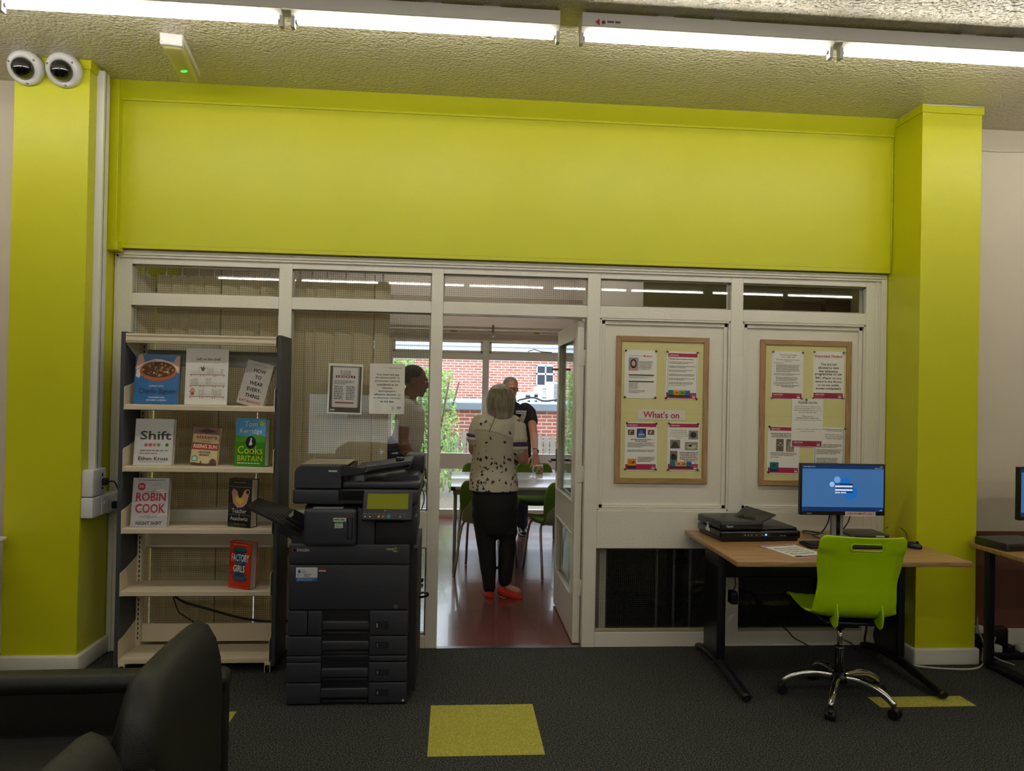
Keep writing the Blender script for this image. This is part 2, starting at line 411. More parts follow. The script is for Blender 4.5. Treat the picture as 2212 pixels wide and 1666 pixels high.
# beam over the partition
m = MB().box((-1.985, -.05, 2.338), (2.715, .1, CZ), LIME)
m.prism([(-.05, CZ - .10), (-.058, CZ - .10), (-.058, CZ - .088), (-.054, CZ - .085), (-.10, CZ), (-.05, CZ)], -1.985, 2.715, 'x', LIME)
m.box((-1.985, -.0508, 2.36), (2.715, -.0503, 2.361), mat('paint_seam', '#a3a80e', .5))
struct(m.build('wall_beam', bevel=.002), 'lime green beam above the partition')
m = MB().box((-1.984, -.1, 2.36), (-1.937, -.05, CZ), LIME).box((-1.984, -.108, 2.315), (-1.925, -.03, 2.37), LIME)
struct(m.build('trim_1', bevel=.002), 'lime painted pipe casing')
sbox('baseboard_left', (-7, -.02, 0), (-2.38, 0, .1), SKIRT); sbox('baseboard_right', (3.1, -.02, 0), (8, 0, .1), SKIRT)
# partition frame -----------------------------------------------------------
ZT, ZG, ZR = 2.255, 2.086, 2.014         # top of the top lights, their sill, underside of the rail
bays = [(-1.888, -1.045), (-.97, -.146), (-.075, .805), (.885, 1.708), (1.785, 2.584)]
m = MB(); T = .09
for x0, x1 in ((-1.972, -1.888), (-1.045, -.97), (-.146, -.075), (.805, .885), (1.708, 1.785), (2.584, 2.702)):
    m.box((x0, 0, 0), (x1, T, 2.33), WHITEG)
for x0, x1 in bays:
    m.box((x0, .001, ZT), (x1, T, 2.33), WHITEG).box((x0, .001, ZR), (x1, T, ZG), WHITEG)
for i in (0, 1, 3, 4):
    x0, x1 = bays[i]; m.box((x0, .001, 0), (x1, T, .077 if i < 2 else .09), WHITEG).box((x0, .001, .603), (x1, T, .822 if i < 2 else .835), WHITEG)
m.box((-1.972, -.012, 2.29), (2.702, 0, 2.335), WHITEG).box((-1.972, -.02, 2.305), (2.702, 0, 2.325), WHITEG)
m.box((-1.98, -.012, 0), (-1.955, 0, 2.33), WHITEG).box((2.675, -.014, 0), (2.712, 0, 2.33), WHITEG).box((2.64, -.006, 0), (2.66, 0, 2.33), WHITEG)
struct(m.build('trim_2', bevel=.003), 'white gloss timber partition frame')
# raised mouldings and panels in the right-hand bays
for k, i in enumerate((3, 4)):
    x0, x1 = bays[i]; m = MB().box((x0, .03, .835), (x1, .06, ZR), WHITEP)
    struct(m.build('wall_panel_%s' % ('left', 'right')[k]), 'white painted partition panel')
    m = MB()
    for d, w, y in ((0, .012, .004), (.014, .022, .018)):
        a, b, c, e = x0 + d, x1 - d, .835 + d, ZR - d
        m.box((a, y, c), (a + w, .03, e), WHITEP).box((b - w, y, c), (b, .03, e), WHITEP).box((a, y, e - w), (b, .03, e), WHITEP).box((a, y, c), (b, .03, c + w), WHITEP)
    m.box((x0, .004, .09), (x1, .03, .108), mat('beige_bead', '#a99f85', .5))
    struct(m.build('trim_%d' % (3 + k), bevel=.002), 'panel moulding')
n = 0
def pane(x0, x1, z0, z1, g, y=.035, t=.005, bead=True):
    global n; n += 1
    o = MB().box((x0, y, z0), (x1, y + t, z1), g).build('window_%d' % n); struct(o, 'wired glass pane' if g is WIRED else 'glass pane')
    if bead:
        m = MB(); w = .008
        for a, b in (((x0, y - .012, z0), (x0 + w, y, z1)), ((x1 - w, y - .012, z0), (x1, y, z1)), ((x0, y - .012, z0), (x1, y, z0 + w)), ((x0, y - .012, z1 - w), (x1, y, z1))): m.box(a, b, mat('glazing_bead', '#9c9788', .4))
        m.build('glazing_bead', o)
    return o
for i, (x0, x1) in enumerate(bays): pane(x0, x1, ZG, ZT, CLEAR if i > 2 else WIRED)
for i in (0, 1): pane(*bays[i], .822, ZR, WIRED); pane(*bays[i], .077, .603, WIRED)
for i in (3, 4): pane(*bays[i], .09, .603, WIRED)
# threshold
sbox('trim_5', (-.075, -.01, 0), (.805, .03, .004), STEEL, 'metal threshold strip')
# doorway leaf, opened into the meeting room ---------------------------------
hx, hy = .80, .055
far = AZ(1207, 1303, 0)
ang = math.atan2(far.y - hy, far.x - hx)
dr = bpy.data.objects.new('door_1', None); COL.objects.link(dr); dr.location = (hx, hy, 0); dr.rotation_euler = (0, 0, ang); dr['kind'] = 'structure'; dr['label'] = 'white half-glazed door standing open'
DW = .87; t = .044
m = MB().box((0, 0, .008), (.1, t, 1.995), WHITEG).box((DW - .1, 0, .008), (DW, t, 1.995), WHITEG)
for z0, z1 in ((.008, .27), (.67, .855), (1.9, 1.995)): m.box((.1, 0, z0), (DW - .1, t, z1), WHITEG)
for z0, z1 in ((.27, .67), (.855, 1.9)):
    for y0, y1 in ((-.006, .004), (t - .004, t + .006)):
        m.box((.1, y0, z0), (.115, y1, z1), WHITEG).box((DW - .115, y0, z0), (DW - .1, y1, z1), WHITEG).box((.1, y0, z0), (DW - .1, y1, z0 + .015), WHITEG).box((.1, y0, z1 - .015), (DW - .1, y1, z1), WHITEG)
m.build('door_leaf', dr, bevel=.003)
for z0, z1 in ((.27, .67), (.855, 1.9)): MB().box((.1, .019, z0), (DW - .1, .025, z1), CLEAR).build('door_pane', dr)
for s in (-1, 1):
    y = -.002 if s < 0 else t + .002
    m = MB().box((DW - .075, y, .98), (DW - .03, y + s * .006, 1.14), STEEL)
    m.tube([(DW - .052, y, 1.06), (DW - .052, y + s * .05, 1.06), (DW - .07, y + s * .055, 1.06), (DW - .17, y + s * .055, 1.06)], .009, STEEL)
    m.build('door_handle', dr)
m = MB().tube([(DW - .05, -.05, 1.72), (DW - .05, t + .05, 1.72)], .008, STEEL).ball((DW - .05, -.05, 1.72), .013, STEEL).box((DW - .07, -.004, 1.62), (DW - .03, 0, 1.8), STEEL)
m.build('door_bolt', dr)
for z in (.3, 1.0, 1.72): MB().box((-.004, -.003, z), (.0, t * .8, z + .1), WHITEG).tube([(-.004, -.008, z), (-.004, -.008, z + .1)], .007, WHITEG).build('door_hinge', dr)

# meeting room shell ----------------------------------------------------------
PALE = mat('pale_meeting_wall', '#cfc3bb', .6, bump=(40, .1))
sbox('wall_meeting_left', (-3.4, .1, 0), (-3.3, 4.7, CZ), LIME)
sbox('wall_meeting_right', (1.46, 1.3, 0), (1.56, 4.7, CZ), PALE)
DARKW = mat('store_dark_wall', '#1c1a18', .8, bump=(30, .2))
m = MB().box((.93, .1, 0), (.97, 1.3, 2.04), PALE).box((.93, 1.2, 0), (2.95, 1.3, 2.04), PALE).box((1.46, 1.2, 2.04), (2.95, 1.3, CZ), PALE).box((2.9, .1, 0), (2.95, 1.2, CZ), PALE)
struct(m.build('wall_store_partition'))
GREYW = mat('store_grey_wall', '#8a857a', .7, bump=(30, .2))
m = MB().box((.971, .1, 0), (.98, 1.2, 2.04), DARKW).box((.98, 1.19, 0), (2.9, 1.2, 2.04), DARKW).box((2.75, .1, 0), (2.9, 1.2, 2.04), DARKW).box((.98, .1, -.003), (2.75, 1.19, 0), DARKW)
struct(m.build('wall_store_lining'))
YW = 4.62
xs = [-3.3, -1.97, -.79, .385, 1.46]
m = MB().box((-3.4, YW, 2.19), (1.56, YW + .12, CZ), PALE).box((-3.4, YW, -.1), (1.56, YW + .12, .03), PALE)
struct(m.build('wall_meeting_back'))
sbox('trim_6', (-3.3, 3.95, 2.42), (1.46, 4.15, 2.62), mat('bulkhead_paint', '#8f8374', .7), 'boxed beam across the meeting room')
m = MB()
for x in xs: m.box((x - .04, YW, .03), (x + .04, YW + .08, 2.19), UPVC)
for i in range(4):
    a, b = xs[i] + .04, xs[i + 1] - .04
    for z0, z1, y in ((.03, .09, 0), (.59, .78, .003), (1.935, 2.03, .003), (2.15, 2.19, 0)): m.box((a, YW + y, z0), (b, YW + .08, z1), UPVC)
    a += .0; d = .028
    for z0, z1 in ((2.03, 2.15),):
        m.box((a, YW - .012, z0 - .01), (a + d, YW + .02, z1 + .01), UPVC).box((b - d, YW - .012, z0 - .01), (b, YW + .02, z1 + .01), UPVC).box((a, YW - .012, z0 - .01), (b, YW + .02, z0 + .015), UPVC).box((a, YW - .012, z1 - .01), (b, YW + .02, z1 + .01), UPVC)
struct(m.build('trim_7', bevel=.003), 'white plastic window frames of the meeting room')
for i in range(4):
    a, b = xs[i] + .04, xs[i + 1] - .04
    for z0, z1 in ((.09, .59), (.78, 1.935), (2.03, 2.15)): pane(a, b, z0, z1, CLEAR, YW + .035, .004, False)
# window catch
tag(MB().tube([(.9, YW - .02, 2.05), (.98, YW - .05, 2.075), (1.06, YW - .03, 2.05), (1.2, YW - .02, 2.045)], .006, STEEL).build('window_stay'), 'thin metal stay on the top light of the far meeting room window', 'window stay')
m = thing('blind_track', 'white blind track with small yellow tags above the far meeting room window', 'blind track', (0, 4.42, 2.25))
MB().box((-2.6, 0, 0), (1.44, .05, .03), UPVC).box((-2.6, .01, .05), (1.44, .04, .075), UPVC).build('rail', m, bevel=.002)
for x in (-.05, .95): MB().box((x, -.002, .002), (x + .07, 0, .022), mat('yellow_tag', '#b9a21d', .5)).build('tag', m)
MB().box((.44, -.01, .0), (.47, .0, .1), STEEL).ball((.455, -.01, -.03), .02, CHROME).build('hook', m)

# outside behind the meeting room -------------------------------------------
GRAVEL = mat('gravel_ground', '#8f8371', .95, bump=(30, .6), var=(25, 1., '#6d6458'))
sbox('floor_outside', (-25, 4.78, -.14), (25, 45, -.12), GRAVEL, 'gravel yard')
m = MB(); r = random.Random(3)
for i in range(1500):
    x = r.uniform(-7, 5); y = r.uniform(7.6, 10.0); h = r.uniform(.05, .2); w = .012
    dx = r.uniform(-.06, .06); m.add([(x - w, y, -.12), (x + w, y, -.12), (x + dx, y + r.uniform(-.05, .05), -.12 + h)], [(0, 1, 2)], flat(('6f8f3f', '8aa855', '5c7a35')[i % 3]))
tag(m.build('grass'), 'patchy green grass along the foot of the picket fence', 'grass', kind='stuff')
BR1 = brickmat('pale_red_brick', '#c37c69', '#b06b59', '#dad1c6'); BR2 = brickmat('deep_red_brick', '#c0705c', '#a85f4e', '#d6cbc0')
FASC = mat('grey_fascia', '#7f8a96', .5); LEAD = mat('pale_roof_felt', '#c4cbd2', .7)
WF = mat('white_frame_outside', '#e8e8e8', .5)
b = thing('low_brick_building', 'low red-brick block with a flat grey-edged roof carrying cooling units', 'building', (0, 10.6, -.12))
MB().box((-9, 0, 0), (6, 6, 1.32), BR2).build('wall', b)
MB().box((-9.05, -.12, 1.29), (6.05, 6, 1.42), FASC).box((-9, -.06, 1.42), (6, 6, 1.45), LEAD).build('roof', b)
b = thing('tall_brick_building', 'tall pale brick building with a small white window and pale eaves', 'building', (0, 16.7, -.12))
MB().box((-12, 0, 0), (9, 8, 2.80), BR1).build('wall', b)
m = MB().box((-12.2, -.3, 2.80), (9.2, 8, 2.84), WF).box((-12.2, -.3, 2.84), (9.2, -.2, 3.04), WF).box((-12.2, -.33, 2.9), (9.2, -.3, 2.93), FASC)
m.prism([(-.3, 3.04), (8.3, 3.04), (4, 5.2)], -12.2, 9.2, 'x', mat('slate_roof', '#4d5663', .7, bump=(10, .3))); m.build('roof', b)
p = AY(1158, 833, 16.7); q = AY(1197, 790, 16.7)
m = MB()
for a0, a1 in ((p.x, p.x + .03), (p.x + (q.x - p.x) * .48, p.x + (q.x - p.x) * .55), (q.x - .03, q.x)): m.box((a0, -.05, p.z + .12), (a1, .02, q.z + .12), WF)
for c in (p.z, p.z + (q.z - p.z) * .58, q.z): m.box((p.x, -.05, c + .09), (q.x, .02, c + .14), WF)
w = m.build('window', b); MB().box((p.x, -.02, p.z + .12), (q.x, -.01, q.z + .12), mat('dark_window_glass', '#2b3a4b', .08)).build('pane', w)
ACL = ['largest white cooling unit standing furthest right on the flat roof', 'white cooling unit next to the largest one on the flat roof', 'small white cooling unit between its neighbours on the flat roof', 'small white cooling unit furthest left on the flat roof']
for k, (px0, px1, py0) in enumerate(((1182, 1206, 825), (1156, 1182, 835), (1141, 1163, 846), (1117, 1147, 848))):
    y = 11.4 + .35 * (3 - k); p = AY(px0, py0, y); q = AY(px1, py0, y); wd_ = q.x - p.x; hh = p.z - 1.33
    a = thing('cooling_unit', ACL[k], 'air conditioner', (p.x, y, 1.332), 0, 'cooling units on the flat roof')
    MB().rbox((0, 0, .03), (wd_, .35, hh), .02, WF).build('casing', a)
    m = MB().box((wd_ * .62, -.012, .08), (wd_ * .95, 0, hh - .05), mat('grille_grey', '#39414d', .5))
    for i in range(9): z = .1 + (hh - .18) * i / 8; m.box((wd_ * .62, -.02, z), (wd_ * .95, -.01, z + .012), WF)
    m.build('grille', a)
    MB().box((.02, .02, 0), (.05, .3, .031), BLACK).build('foot', a); MB().box((wd_ - .05, .02, 0), (wd_ - .02, .3, .031), BLACK).build('foot', a)
tag(MB().tube(spline([(AY(1120, 876, 11.2).x, 11.2, 1.37), (AY(1150, 870, 11.2).x, 11.1, 1.43), (AY(1175, 874, 11.2).x, 11.2, 1.36), (AY(1205, 870, 11.2).x, 11.1, 1.40)]), .02, BLACK, 6).build('cooling_pipe'), 'black pipe trailing in front of the rooftop cooling units', 'pipe')
f = thing('picket_fence', 'weathered grey picket fence in front of the low brick building', 'fence', (0, 9.9, -.12))
FW = mat('weathered_fence_wood', '#8d867b', .9, bump=(12, .5), var=(7, .8, '#a8a196'), stretch=(8, 8, .6))
MB().box((-9, .02, .18), (5.5, .05, .24), FW).box((-9, .02, .6), (5.5, .05, .66), FW).build('rail', f)
r = random.Random(5)
for i in range(60):
    x = -3.6 + i * .125; h = .86 + r.uniform(-.04, .04); m = MB().prism([(x, 0), (x + .1, 0), (x + .1, h - .05), (x + .05, h), (x, h - .05)], -.01, .012, 'y', FW); m.build('picket', f)
# shrub seen past the left jamb
def shrub(x, y, h, w, label):
    t = thing('leafy_shrub', label, 'shrub', (x, y, -.12)); r = random.Random(int(h * 100)); m = MB()
    for i in range(6): a = r.uniform(0, 6.3); m.tube([(0, 0, 0), (math.cos(a) * w * .3, math.sin(a) * w * .3, h * .5), (math.cos(a) * w * .5, math.sin(a) * w * .5, h * .9)], .015, flat('6b5a43'), 5)
    m.build('stem', t); m = MB()
    for i in range(2600):
        a = r.uniform(0, 6.3); rr = w * math.sqrt(r.random()) * .62; z = h * (.12 + .88 * r.random() ** .8); rr *= 1.1 - .5 * z / h; c = Vector((rr * math.cos(a), rr * math.sin(a), z)); s = .045
        d = Vector((r.gauss(0, 1), r.gauss(0, 1), r.gauss(0, 1))).normalized(); e = d.orthogonal().normalized()
        m.add([c - d * s, c + e * s * .4, c + d * s, c - e * s * .4], [(0, 1, 2, 3)], flat(('8fb25a', 'a5c872', '7a9d48')[i % 3]))
    m.build('foliage', t)
p = AY(925, 900, 7.4); shrub(p.x, 7.4, 2.0, 1.0, 'tall bright green shrub outside the window beyond the doorway')
p = AY(905, 900, 9.0); shrub(p.x - .4, 9.0, 2.2, .8, 'green shrub growing by the fence behind the tall bright one')

# ================================================================ LIGHT FITTINGS
def emis(name, col, s):
    m = bpy.data.materials.new(name); m.use_nodes = True; nt = m.node_tree; nt.nodes.clear(); o = N(nt, 'OutputMaterial'); e = N(nt, 'Emission')
    e.inputs[0].default_value = col; e.inputs[1].default_value = s; nt.links.new(e.outputs[0], o.inputs[0]); return m
TUBEM = emis('fluorescent_tube_glow', (1, .95, .84, 1), TUBE)
HOUS = mat('light_housing_enamel', '#dedbd6', .35)
def fitting(x, y, label, brand=False):
    t = thing('fluorescent_light', label, 'ceiling light', (x, y, CZ), 0, 'twin fluorescent batten lights')
    L = 2.43
    m = MB().box((0, -.048, -.075), (L, .048, -.012), HOUS)
    for a in (.35, L / 2 - .6, L / 2 + .6, L - .35): m.box((a, -.03, -.014), (a + .08, .03, 0), HOUS)
    if brand:
        F = Face(m, (.02, -.048, -.075), eps=-.0006); F.o = Vector((.02, -.0484, -.075)); F.eps = .0003
        F.poly([(.04, .02), (.06, .036), (.06, .004)], flat('b03038')); F.disc(.078, .02, .009, flat('7a3a40')); F.para(.095, .028, .17, 1, .022, flat('55504c'), seed=3)
    m.build('housing', t, bevel=.003)
    for a in (0., 1.235):
        m = MB(); m.prism([(-.046, -.076), (.046, -.076), (.012, -.094), (-.012, -.094)], a, a + 1.195, 'x', WHITEG); m.build('reflector', t)
        for e, sg in ((a + .005, 1), (a + 1.19, -1)):
            MB().box((e - .008, -.016, -.14), (e + .008, .016, -.075), WHITEPL).tube([(e, 0, -.110), (e + sg * .022, 0, -.110)], .010, STEEL).build('lamp_holder', t)
        MB().tube([(a + .027, 0, -.110), (a + 1.168, 0, -.110)], .013, TUBEM, 16).build('tube', t)
        for c in (.13, 1.06): MB().tube([(a + c, -.012, -.094), (a + c + .012, -.014, -.104), (a + c + .004, -.012, -.098)], .002, STEEL, 6).build('clip', t)
    return t
fitting(-1.985, -1.12, 'twin tube ceiling light running off the left edge above the pillar cameras')
fitting(.545, -1.12, 'twin tube ceiling light on the right with a small red maker mark', True)
fitting(-4.5, -1.12, 'twin tube ceiling light beyond the left edge of the view')
fitting(3.08, -1.12, 'twin tube ceiling light beyond the right edge of the view')
for k, x in enumerate((-3.6, -1.05, 1.5, 4.05)): fitting(x, -6.9, ('leftmost', 'second from left', 'third from left', 'rightmost')[k] + ' twin tube ceiling light in the rear row mirrored in the partition glass')

fitting(-1.2, 1.9, 'added unseen twin tube light over the meeting tables, hidden by the beam')  # unseen lamp added to brighten the meeting room
fitting(-1.2, 3.4, 'second added unseen twin tube light over the meeting tables, nearer the windows')  # another unseen lamp, added for more light on the people and window frames
for k, x in enumerate((-3.6, -1.05, 1.5, 4.05)): fitting(x, -4.01, ('leftmost', 'second from left', 'third from left', 'rightmost')[k] + ' added unseen twin tube light in the middle row, above the viewpoint')  # unseen row added to light the lower partition from the front
# ================================================================ CAMERAS, EMERGENCY LIGHT, TRUNKING
r = random.Random(11)
def dome(px, py, tilt, label):
    p = AY(px, py, -.337); t = thing('security_camera', label, 'security camera', (p.x, -.337, p.z), 0, 'dome cameras on the left pillar')
    M = Matrix.Rotation(PI / 2 + tilt, 4, 'X')
    MB().lathe([(.088, 0), (.090, .03), (.086, .052), (.075, .06), (.058, .064), (.055, .058), (.0, .058)], WHITEPL, 40, M).build('housing', t)
    MB().lathe([(.056, .056), (.055, .072), (.045, .092), (.028, .105), (.012, .111), (0, .112)], mat('smoked_dome', '#0b0a0f', .05, coat=1.), 32, M).build('dome', t)
    for a in (.6, 2.7, 4.8): MB().ball((0, 0, 0), (.006, .006, .003), STEEL, 8, M @ Matrix.Translation((.074 * math.cos(a), .074 * math.sin(a), .061))).build('screw', t)
    if label.startswith('white dome camera nearer'):
        m = MB()
        for i in range(14): a = i * .3 - .6; m.ball((.026 * math.cos(a), .026 * math.sin(a), .098), .0022, WHITEPL, 6, M)
        m.build('infrared_ring', t)
dome(63, 147, .42, 'white dome camera mounted outermost at the top of the left pillar')
dome(145, 152, .42, 'white dome camera nearer the partition at the top of the left pillar')
a = Vector((-1.425, -.71, CZ)); b = Vector((-1.49, -.27, CZ))
t = thing('emergency_light', 'slim emergency ceiling light with a yellowed diffuser and green indicator', 'emergency light', a, math.atan2(b.y - a.y, b.x - a.x))
L = (b - a).length
MB().rbox((0, -.055, -.028), (L, .055, 0), .006, WHITEPL).build('base', t)
MB().rbox((.012, -.05, -.07), (L - .004, .05, -.024), .018, mat('yellowed_diffuser', '#c3bd7c', .25, coat=.4)).build('diffuser', t)
MB().rbox((-.006, -.052, -.062), (.03, .052, -.004), .006, WHITEPL).tube([(-.01, -.045, -.05), (-.014, -.02, -.062), (-.014, .02, -.062), (-.01, .045, -.05)], .003, CLEAR).build('end_cap', t)
MB().tube(spline([(L * .62, -.02, -.0715), (L * .645, -.006, -.073), (L * .65, .012, -.0715)]), .0024, mat('green_led', '#20ff50', .4, emit=('#20ff50', 2.5)), 6).build('indicator', t)
t = thing('cable_trunking', 'tall white plastic cable trunking on the side of the left pillar', 'trunking', (-1.985, -.26, 1.08))
MB().box((0, 0, 0), (.04, .06, 2.19), WHITEPL).box((0, .07, 0), (.022, .11, 2.15), WHITEPL).build('trunk', t, bevel=.002)
MB().box((.0395, .02, 0), (.0405, .024, 2.19), GROOVE).build('lid_seam', t)
t = thing('switched_socket', 'white surface socket box with a plugged-in black lead on the left pillar', 'socket', (-1.985, -.325, .94))
MB().rbox((0, 0, 0), (.06, .15, .145), .006, WHITEPL).build('box', t)
m = MB(); m.box((.06, .1, .03), (.063, .115, .04), GROOVE).box((.06, .1, .1), (.063, .108, .118), GROOVE); m.build('socket_face', t)
MB().rbox((.06, .095, .05), (.085, .135, .09), .006, BLACK).build('plug', t)
t = thing('dado_trunking', 'white square socket trunking running below the socket box to the partition', 'trunking', (-1.985, -.33, .825))
MB().rbox((0, 0, 0), (.062, .31, .11), .006, WHITEPL).build('trunk', t)
for y in (.1, .2): m = MB().box((.062, y, .01), (.066, y + .085, .1), WHITEPL); o = m.build('socket_face', t, bevel=.001); MB().box((.066, y + .02, .06), (.07, y + .03, .075), WHITEPL).box((.066, y + .05, .06), (.07, y + .06, .075), WHITEPL).build('rocker', o)
MB().rbox((.066, .215, .02), (.1, .25, .06), .006, BLACK).build('plug', t)
tag(MB().tube(spline([(-1.9, -.21, 1.01), (-1.89, -.15, 1.0), (-1.885, -.1, .93), (-1.88, -.06, .84), (-1.87, -.035, .76), (-1.85, -.02, .60)]), .004, BLACK, 8).build('power_lead'), 'thin black lead looping from the left pillar sockets behind the bookcase', 'cable')
tag(MB().tube([(2.708, -.055, z) for z in (2.34, 2.6, 2.9, 3.2, 3.285)], .004, LIME, 6).tube([(2.706, -.056, 3.284), (2.71, -.2, 3.284), (2.712, -.342, 3.284), (2.85, -.349, 3.283), (3.08, -.349, 3.284)], .004, WHITEPL, 6).build('surface_cable'), 'thin painted cable clipped down the right end of the green beam', 'cable')
tag(MB().tube(spline([(3.09, -.006, 3.22), (3.25, -.006, 3.165), (3.42, -.006, 3.15), (3.7, -.006, 3.16)]), .0045, mat('white_cable', '#d9d4c8', .5), 6).build('sagging_cable'), 'white cable sagging across the cream wall right of the pillar', 'cable')

# ================================================================ VERTICAL BLINDS
t = thing('vertical_blind', 'beige vertical fabric blind hanging behind the wired glass', 'blind', (0, .13, 0))
MB().box((-1.95, -.02, 2.262), (.75, .02, 2.29), mat('blind_rail', '#b8b8b6', .4)).build('headrail', t)
SL = [(304, 328), (341, 376), (374, 411), (410, 446), (445, 478.6), (480, 521), (519, 560), (564, 600), (598, 634), (632, 664), (662, 686), (685, 727), (726, 768), (767, 809), (811, 843)]
for i, (a, b) in enumerate(SL):
    x0 = AY(a, 640, .13).x; x1 = AY(b, 640, .13).x; w = x1 - x0; q = -.012 - (i == 0) * .04; zt = 2.215; m = MB()
    m.add([(x0, q, .05), ((x0 + x1) / 2, -.006, .05), (x1, -q, .05), (x1, -q, zt - .012), ((x0 + x1) / 2, -.006, zt - .006), (x0, q, zt)], [(0, 1, 4, 5), (1, 2, 3, 4)], BLIND)
    c = (x0 + x1) / 2
    o = m.build('slat', t, solid=.0012)
    MB().box((c - .003, -.004, zt - .03), (c + .003, .004, 2.262), WHITEPL).box((c - .02, -.003, zt - .012), (c + .02, .003, zt), WHITEPL).build('hook', o)
m = MB()
for px in (479.5, 810): x = AY(px, 640, .13).x; m.tube([(x, -.015, .06), (x, -.015, 2.25)], .0022, mat('blind_cord', '#4e4436', .6), 5)
m.build('cord', t)

# ================================================================ BOOKCASE
B0 = Vector((-1.783, -.36, 0))
t = thing('library_bookcase', 'tall cream metal library bookcase with slate end panels on castors', 'bookcase', B0)
BWd, BD = .84, .25
for x0 in (0, BWd - .02): MB().box((x0 - .0, 0, .035), (x0 + .024, BD, 1.834), SLATE).build('end_panel', t, bevel=.003)
for x0 in (.028, BWd - .05):
    m = MB().box((x0, BD - .05, .06), (x0 + .026, BD - .01, 1.80), SHELFM)
    for i in range(62): z = .12 + i * .0268; m.box((x0 + .010, BD - .0506, z), (x0 + .016, BD - .0499, z + .016), GROOVE)
    m.build('slotted_upright', t)
for z0, z1 in ((1.66, 1.75), (.1, .2)): MB().box((.054, BD - .03, z0), (BWd - .05, BD - .012, z1), mat('grey_shelf_rail', '#a3a5a3', .45) if z0 > 1 else SHELFM).build('back_rail', t, bevel=.002)
for k, z in enumerate((1.825, 1.445, 1.113, .781, .447, .086)):
    top = k == 0
    m = MB()
    if top:
        m.box((.028, .0, z - .006), (BWd - .026, .215, z), SHELFM).box((.028, .0, z - .05), (BWd - .026, .006, z), SHELFM).box((.028, -.004, z - .012), (BWd - .026, .0, z - .0), SHELFM).box((.028, -.004, z - .04), (BWd - .026, .0, z - .028), SHELFM).box((.028, .006, z - .05), (BWd - .026, .03, z - .044), SHELFM)
    else:
        m.box((.03, .0, z - .008), (BWd - .03, .215, z), SHELFM).box((.028, -.004, z - .03), (BWd - .028, .0, z - .004), SHELFM).box((.028, -.004, z - .03), (BWd - .028, .012, z - .026), SHELFM)
    o = m.build('shelf', t, bevel=.0015)
    for x in (.025, BWd - .029):
        if top: P = [(0, z), (.21, z - .0), (.21, z - .14), (.17, z - .14), (.02, z - .06), (0, z - .045)]
        else: P = [(-.006, z - .03), (.21, z - .03), (.21, z + .145), (.06, z + .105), (.0, z + .095), (-.006, z + .085)]
        MB().prism(P, x, x + .003, 'x', SHELFM).build('shelf_bracket', o)
for x in (.03, BWd - .05):
    m = MB().box((x, -.01, .046), (x + .032, BD, .06), SHELFM).box((x, -.012, .006), (x + .003, .0, .05), SHELFM).box((x + .029, -.012, .006), (x + .032, .0, .05), SHELFM); o = m.build('foot', t)
    for y in (.018, BD - .03): MB().tube([(x + .004, y, .022), (x + .028, y, .022)], .022, BLACK, 18).build('castor', o)

# ---------------------------------------------------------------- books
PAGES = mat('page_edges', '#c9bda6', .85, bump=(900, .3), stretch=(1, 30, 1)); PAGEW = mat('white_page_edges', '#cfccc4', .85, bump=(900, .3), stretch=(1, 30, 1))
WRAP = {}
def cover(h, rough=.22, wrap=False):
    k = ('cover_' + h); return mat(k, '#' + h, rough, coat=.6, bump=(28, .5) if wrap else (60, .05))
def book(name, label, pxl, pxr, py, shelf_z, w, h, th, col, art, y=-.30, yaw=0., lean=.12, roll=0., pages=PAGES, wrap=False, group='books facing out on the bookcase'):
    p = AZ((pxl + pxr) / 2, py, shelf_z); p = AY((pxl + pxr) / 2, py, y)
    t = thing(name, label, 'book', (p.x, y, shelf_z + .0015), 0, group)
    t.rotation_euler = (Matrix.Rotation(yaw, 3, 'Z') @ Matrix.Rotation(-lean, 3, 'X') @ Matrix.Rotation(roll, 3, 'Y')).to_euler()
    c = cover(col, wrap=wrap); m = MB()
    m.box((-w / 2, 0, 0), (w / 2, .0025, h), c).box((-w / 2, th - .0025, 0), (w / 2, th, h), c).box((-w / 2 - .002, 0, 0), (-w / 2 + .001, th, h), c)
    art(Face(m, (-w / 2, 0, 0)), w, h)
    m.build('cover', t)
    MB().box((-w / 2 + .002, .0027, .004), (w / 2 - .004, th - .0027, h - .004), pages).build('pages', t)
    return t
